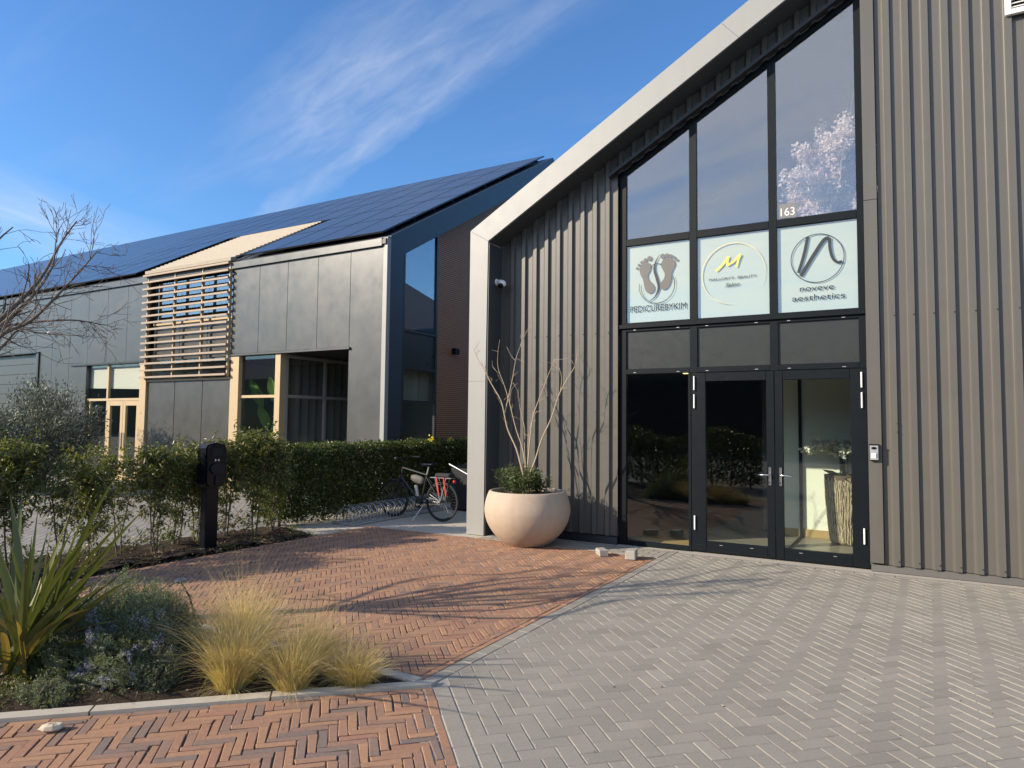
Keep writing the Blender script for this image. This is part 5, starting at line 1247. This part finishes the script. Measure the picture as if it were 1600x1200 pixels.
grassclump((-3.30, 3.48), 800, .43, (.02, .05), 'low brownish clump of feather grass between two brighter ones')
grassclump((-3.145, 3.46), 1300, .40, (.03, .04), 'small bright yellow feather grass clump nearest the bed corner', .36, .8)
# ground cover at the lower left
ps = []
for k in range(40):
    c0 = np.array([rng.uniform(-5.2, -4.35), 0, .0]); c0[1] = 1.75+rng.uniform(0, .75)
    if (c0[:2]-A0)@ub > -.2: continue
    n_ = 60; q = c0+np.stack([rng.normal(0, .05, n_), rng.normal(0, .05, n_), rng.uniform(0, .06, n_)], 1); ps.append(leaves(q, rng.normal(0, 1, (n_, 3))*[1, 1, .6]+[0, 0, .4], .022, .010))
obj('ground_cover', npmesh('ground_cover', *merge(ps), m_weed), None, kind='stuff', label='low creeping ground cover by the kerb at lower left', cat='ground cover')

# ------------------------------------------------------------------ bare tree left of the frame, olive shrub before the roller door
rng = np.random.default_rng(9)
tb = np.array([-7.35, 1.9, 0.])
v = thing('bare_tree', 'leafless tree reaching in from the left picture edge', 'tree', tuple(tb))
mb = MB(); fork = tb+np.array([.05, .05, 1.75])
mb.tube([tuple(tb+[0, 0, -.05]), tuple(tb+[.02, .02, .7]), tuple(fork)], [.10, .085, .075], 12)
def limb(pts, r0, r1, dens, Lt):
    q = spline(pts, 4); m_ = len(q); rad = [r0+(r1-r0)*i/(m_-1) for i in range(m_)]; mb.tube([tuple(p) for p in q], rad, 8)
    for i in range(2, m_):
        for _ in range(rng.poisson(dens)):
            d = unit(unit(q[min(i+1, m_-1)]-q[i-1])*.9+rng.normal(0, .45, 3)); twigtree(mb, q[i], d, Lt*rng.uniform(.5, 1.2), max(.003, rad[i]*.4), 2, .5, .05, (1, 3), 4, .16, .0018)
px = lambda x, y, Y_: pixpt(x, y, Y_)
limb([fork, px(-60, 560, 2.5), px(0, 500, 2.8), px(60, 440, 3.1), px(95, 380, 3.4), px(120, 345, 3.5)], .030, .005, 1.7, .27)
limb([fork, px(-70, 600, 2.4), px(-10, 520, 2.7), px(40, 475, 2.9), px(80, 420, 3.1), px(88, 370, 3.2)], .027, .005, 1.7, .27)
limb([fork, px(-60, 590, 2.3), px(0, 525, 2.6), px(50, 500, 2.8), px(110, 440, 3.0), px(150, 395, 3.2)], .024, .004, 1.7, .27)
limb([fork, px(-50, 560, 2.9), px(0, 515, 3.1), px(40, 505, 3.3), px(110, 500, 3.5), px(165, 508, 3.8)], .022, .004, 1.5, .25)
limb([fork, px(-60, 600, 3.0), px(0, 545, 3.2), px(30, 515, 3.4), px(60, 520, 3.5), px(130, 525, 3.7)], .020, .004, 1.3, .24)
limb([fork, fork+[.1, .3, 1.0], fork+[.3, .5, 2.0], px(-40, 390, 2.6), px(20, 355, 2.9)], .03, .005, .8, .28)
for k in range(4):
    a = rng.uniform(2.8, 4.9); limb([fork, fork+[.35*math.cos(a), .35*math.sin(a), .55], fork+[.9*math.cos(a), .9*math.sin(a), 1.3], fork+[1.4*math.cos(a+.2), 1.4*math.sin(a+.2), 2.3+rng.uniform(0, .9)]], .05, .008, .9, .55)
obj('trunk', mb, m_bark, v, smooth=True)
v = thing('olive_shrub', 'round silvery olive shrub in front of the grey roller door', 'shrub', (-18.6, 9.2, 0))
def olive(c, parts):
    st = MB(); P_ = []; D_ = []
    for k in range(26):
        a = rng.uniform(0, 6.283); e = rng.uniform(.15, 1.45); rad = np.array([math.cos(a)*math.cos(e)*1.55, math.sin(a)*math.cos(e)*1.3, .6+math.sin(e)*1.75]); q = np.array([*c, 0])+rad
        st.tube([(c[0]+rng.normal(0, .1), c[1]+rng.normal(0, .1), -.03), tuple(np.array([*c, .0])+rad*[.5, .5, .55]), tuple(q)], [.035, .02, .006], 5)
        for _ in range(620): t_ = rng.uniform(.40, 1.08); P_.append(np.array([*c, 0])+rad*t_+rng.normal(0, .16, 3)); D_.append(rad/2+rng.normal(0, .7, 3))
    obj('stem', st, m_bark, v); obj('foliage', npmesh('foliage', *leaves(np.array(P_), np.array(D_), rng.uniform(.08, .13, len(P_)), .028, .1), m_lfolive), None, v, kind='stuff')
olive((-18.9, 9.0), None)
v = thing('olive_shrub', 'lower silvery olive shrub at the left picture edge', 'shrub', (-18.9, 7.3, 0)); olive((-18.6, 7.5), None); 
for ch in v.children: ch.scale = (1, 1, .78)
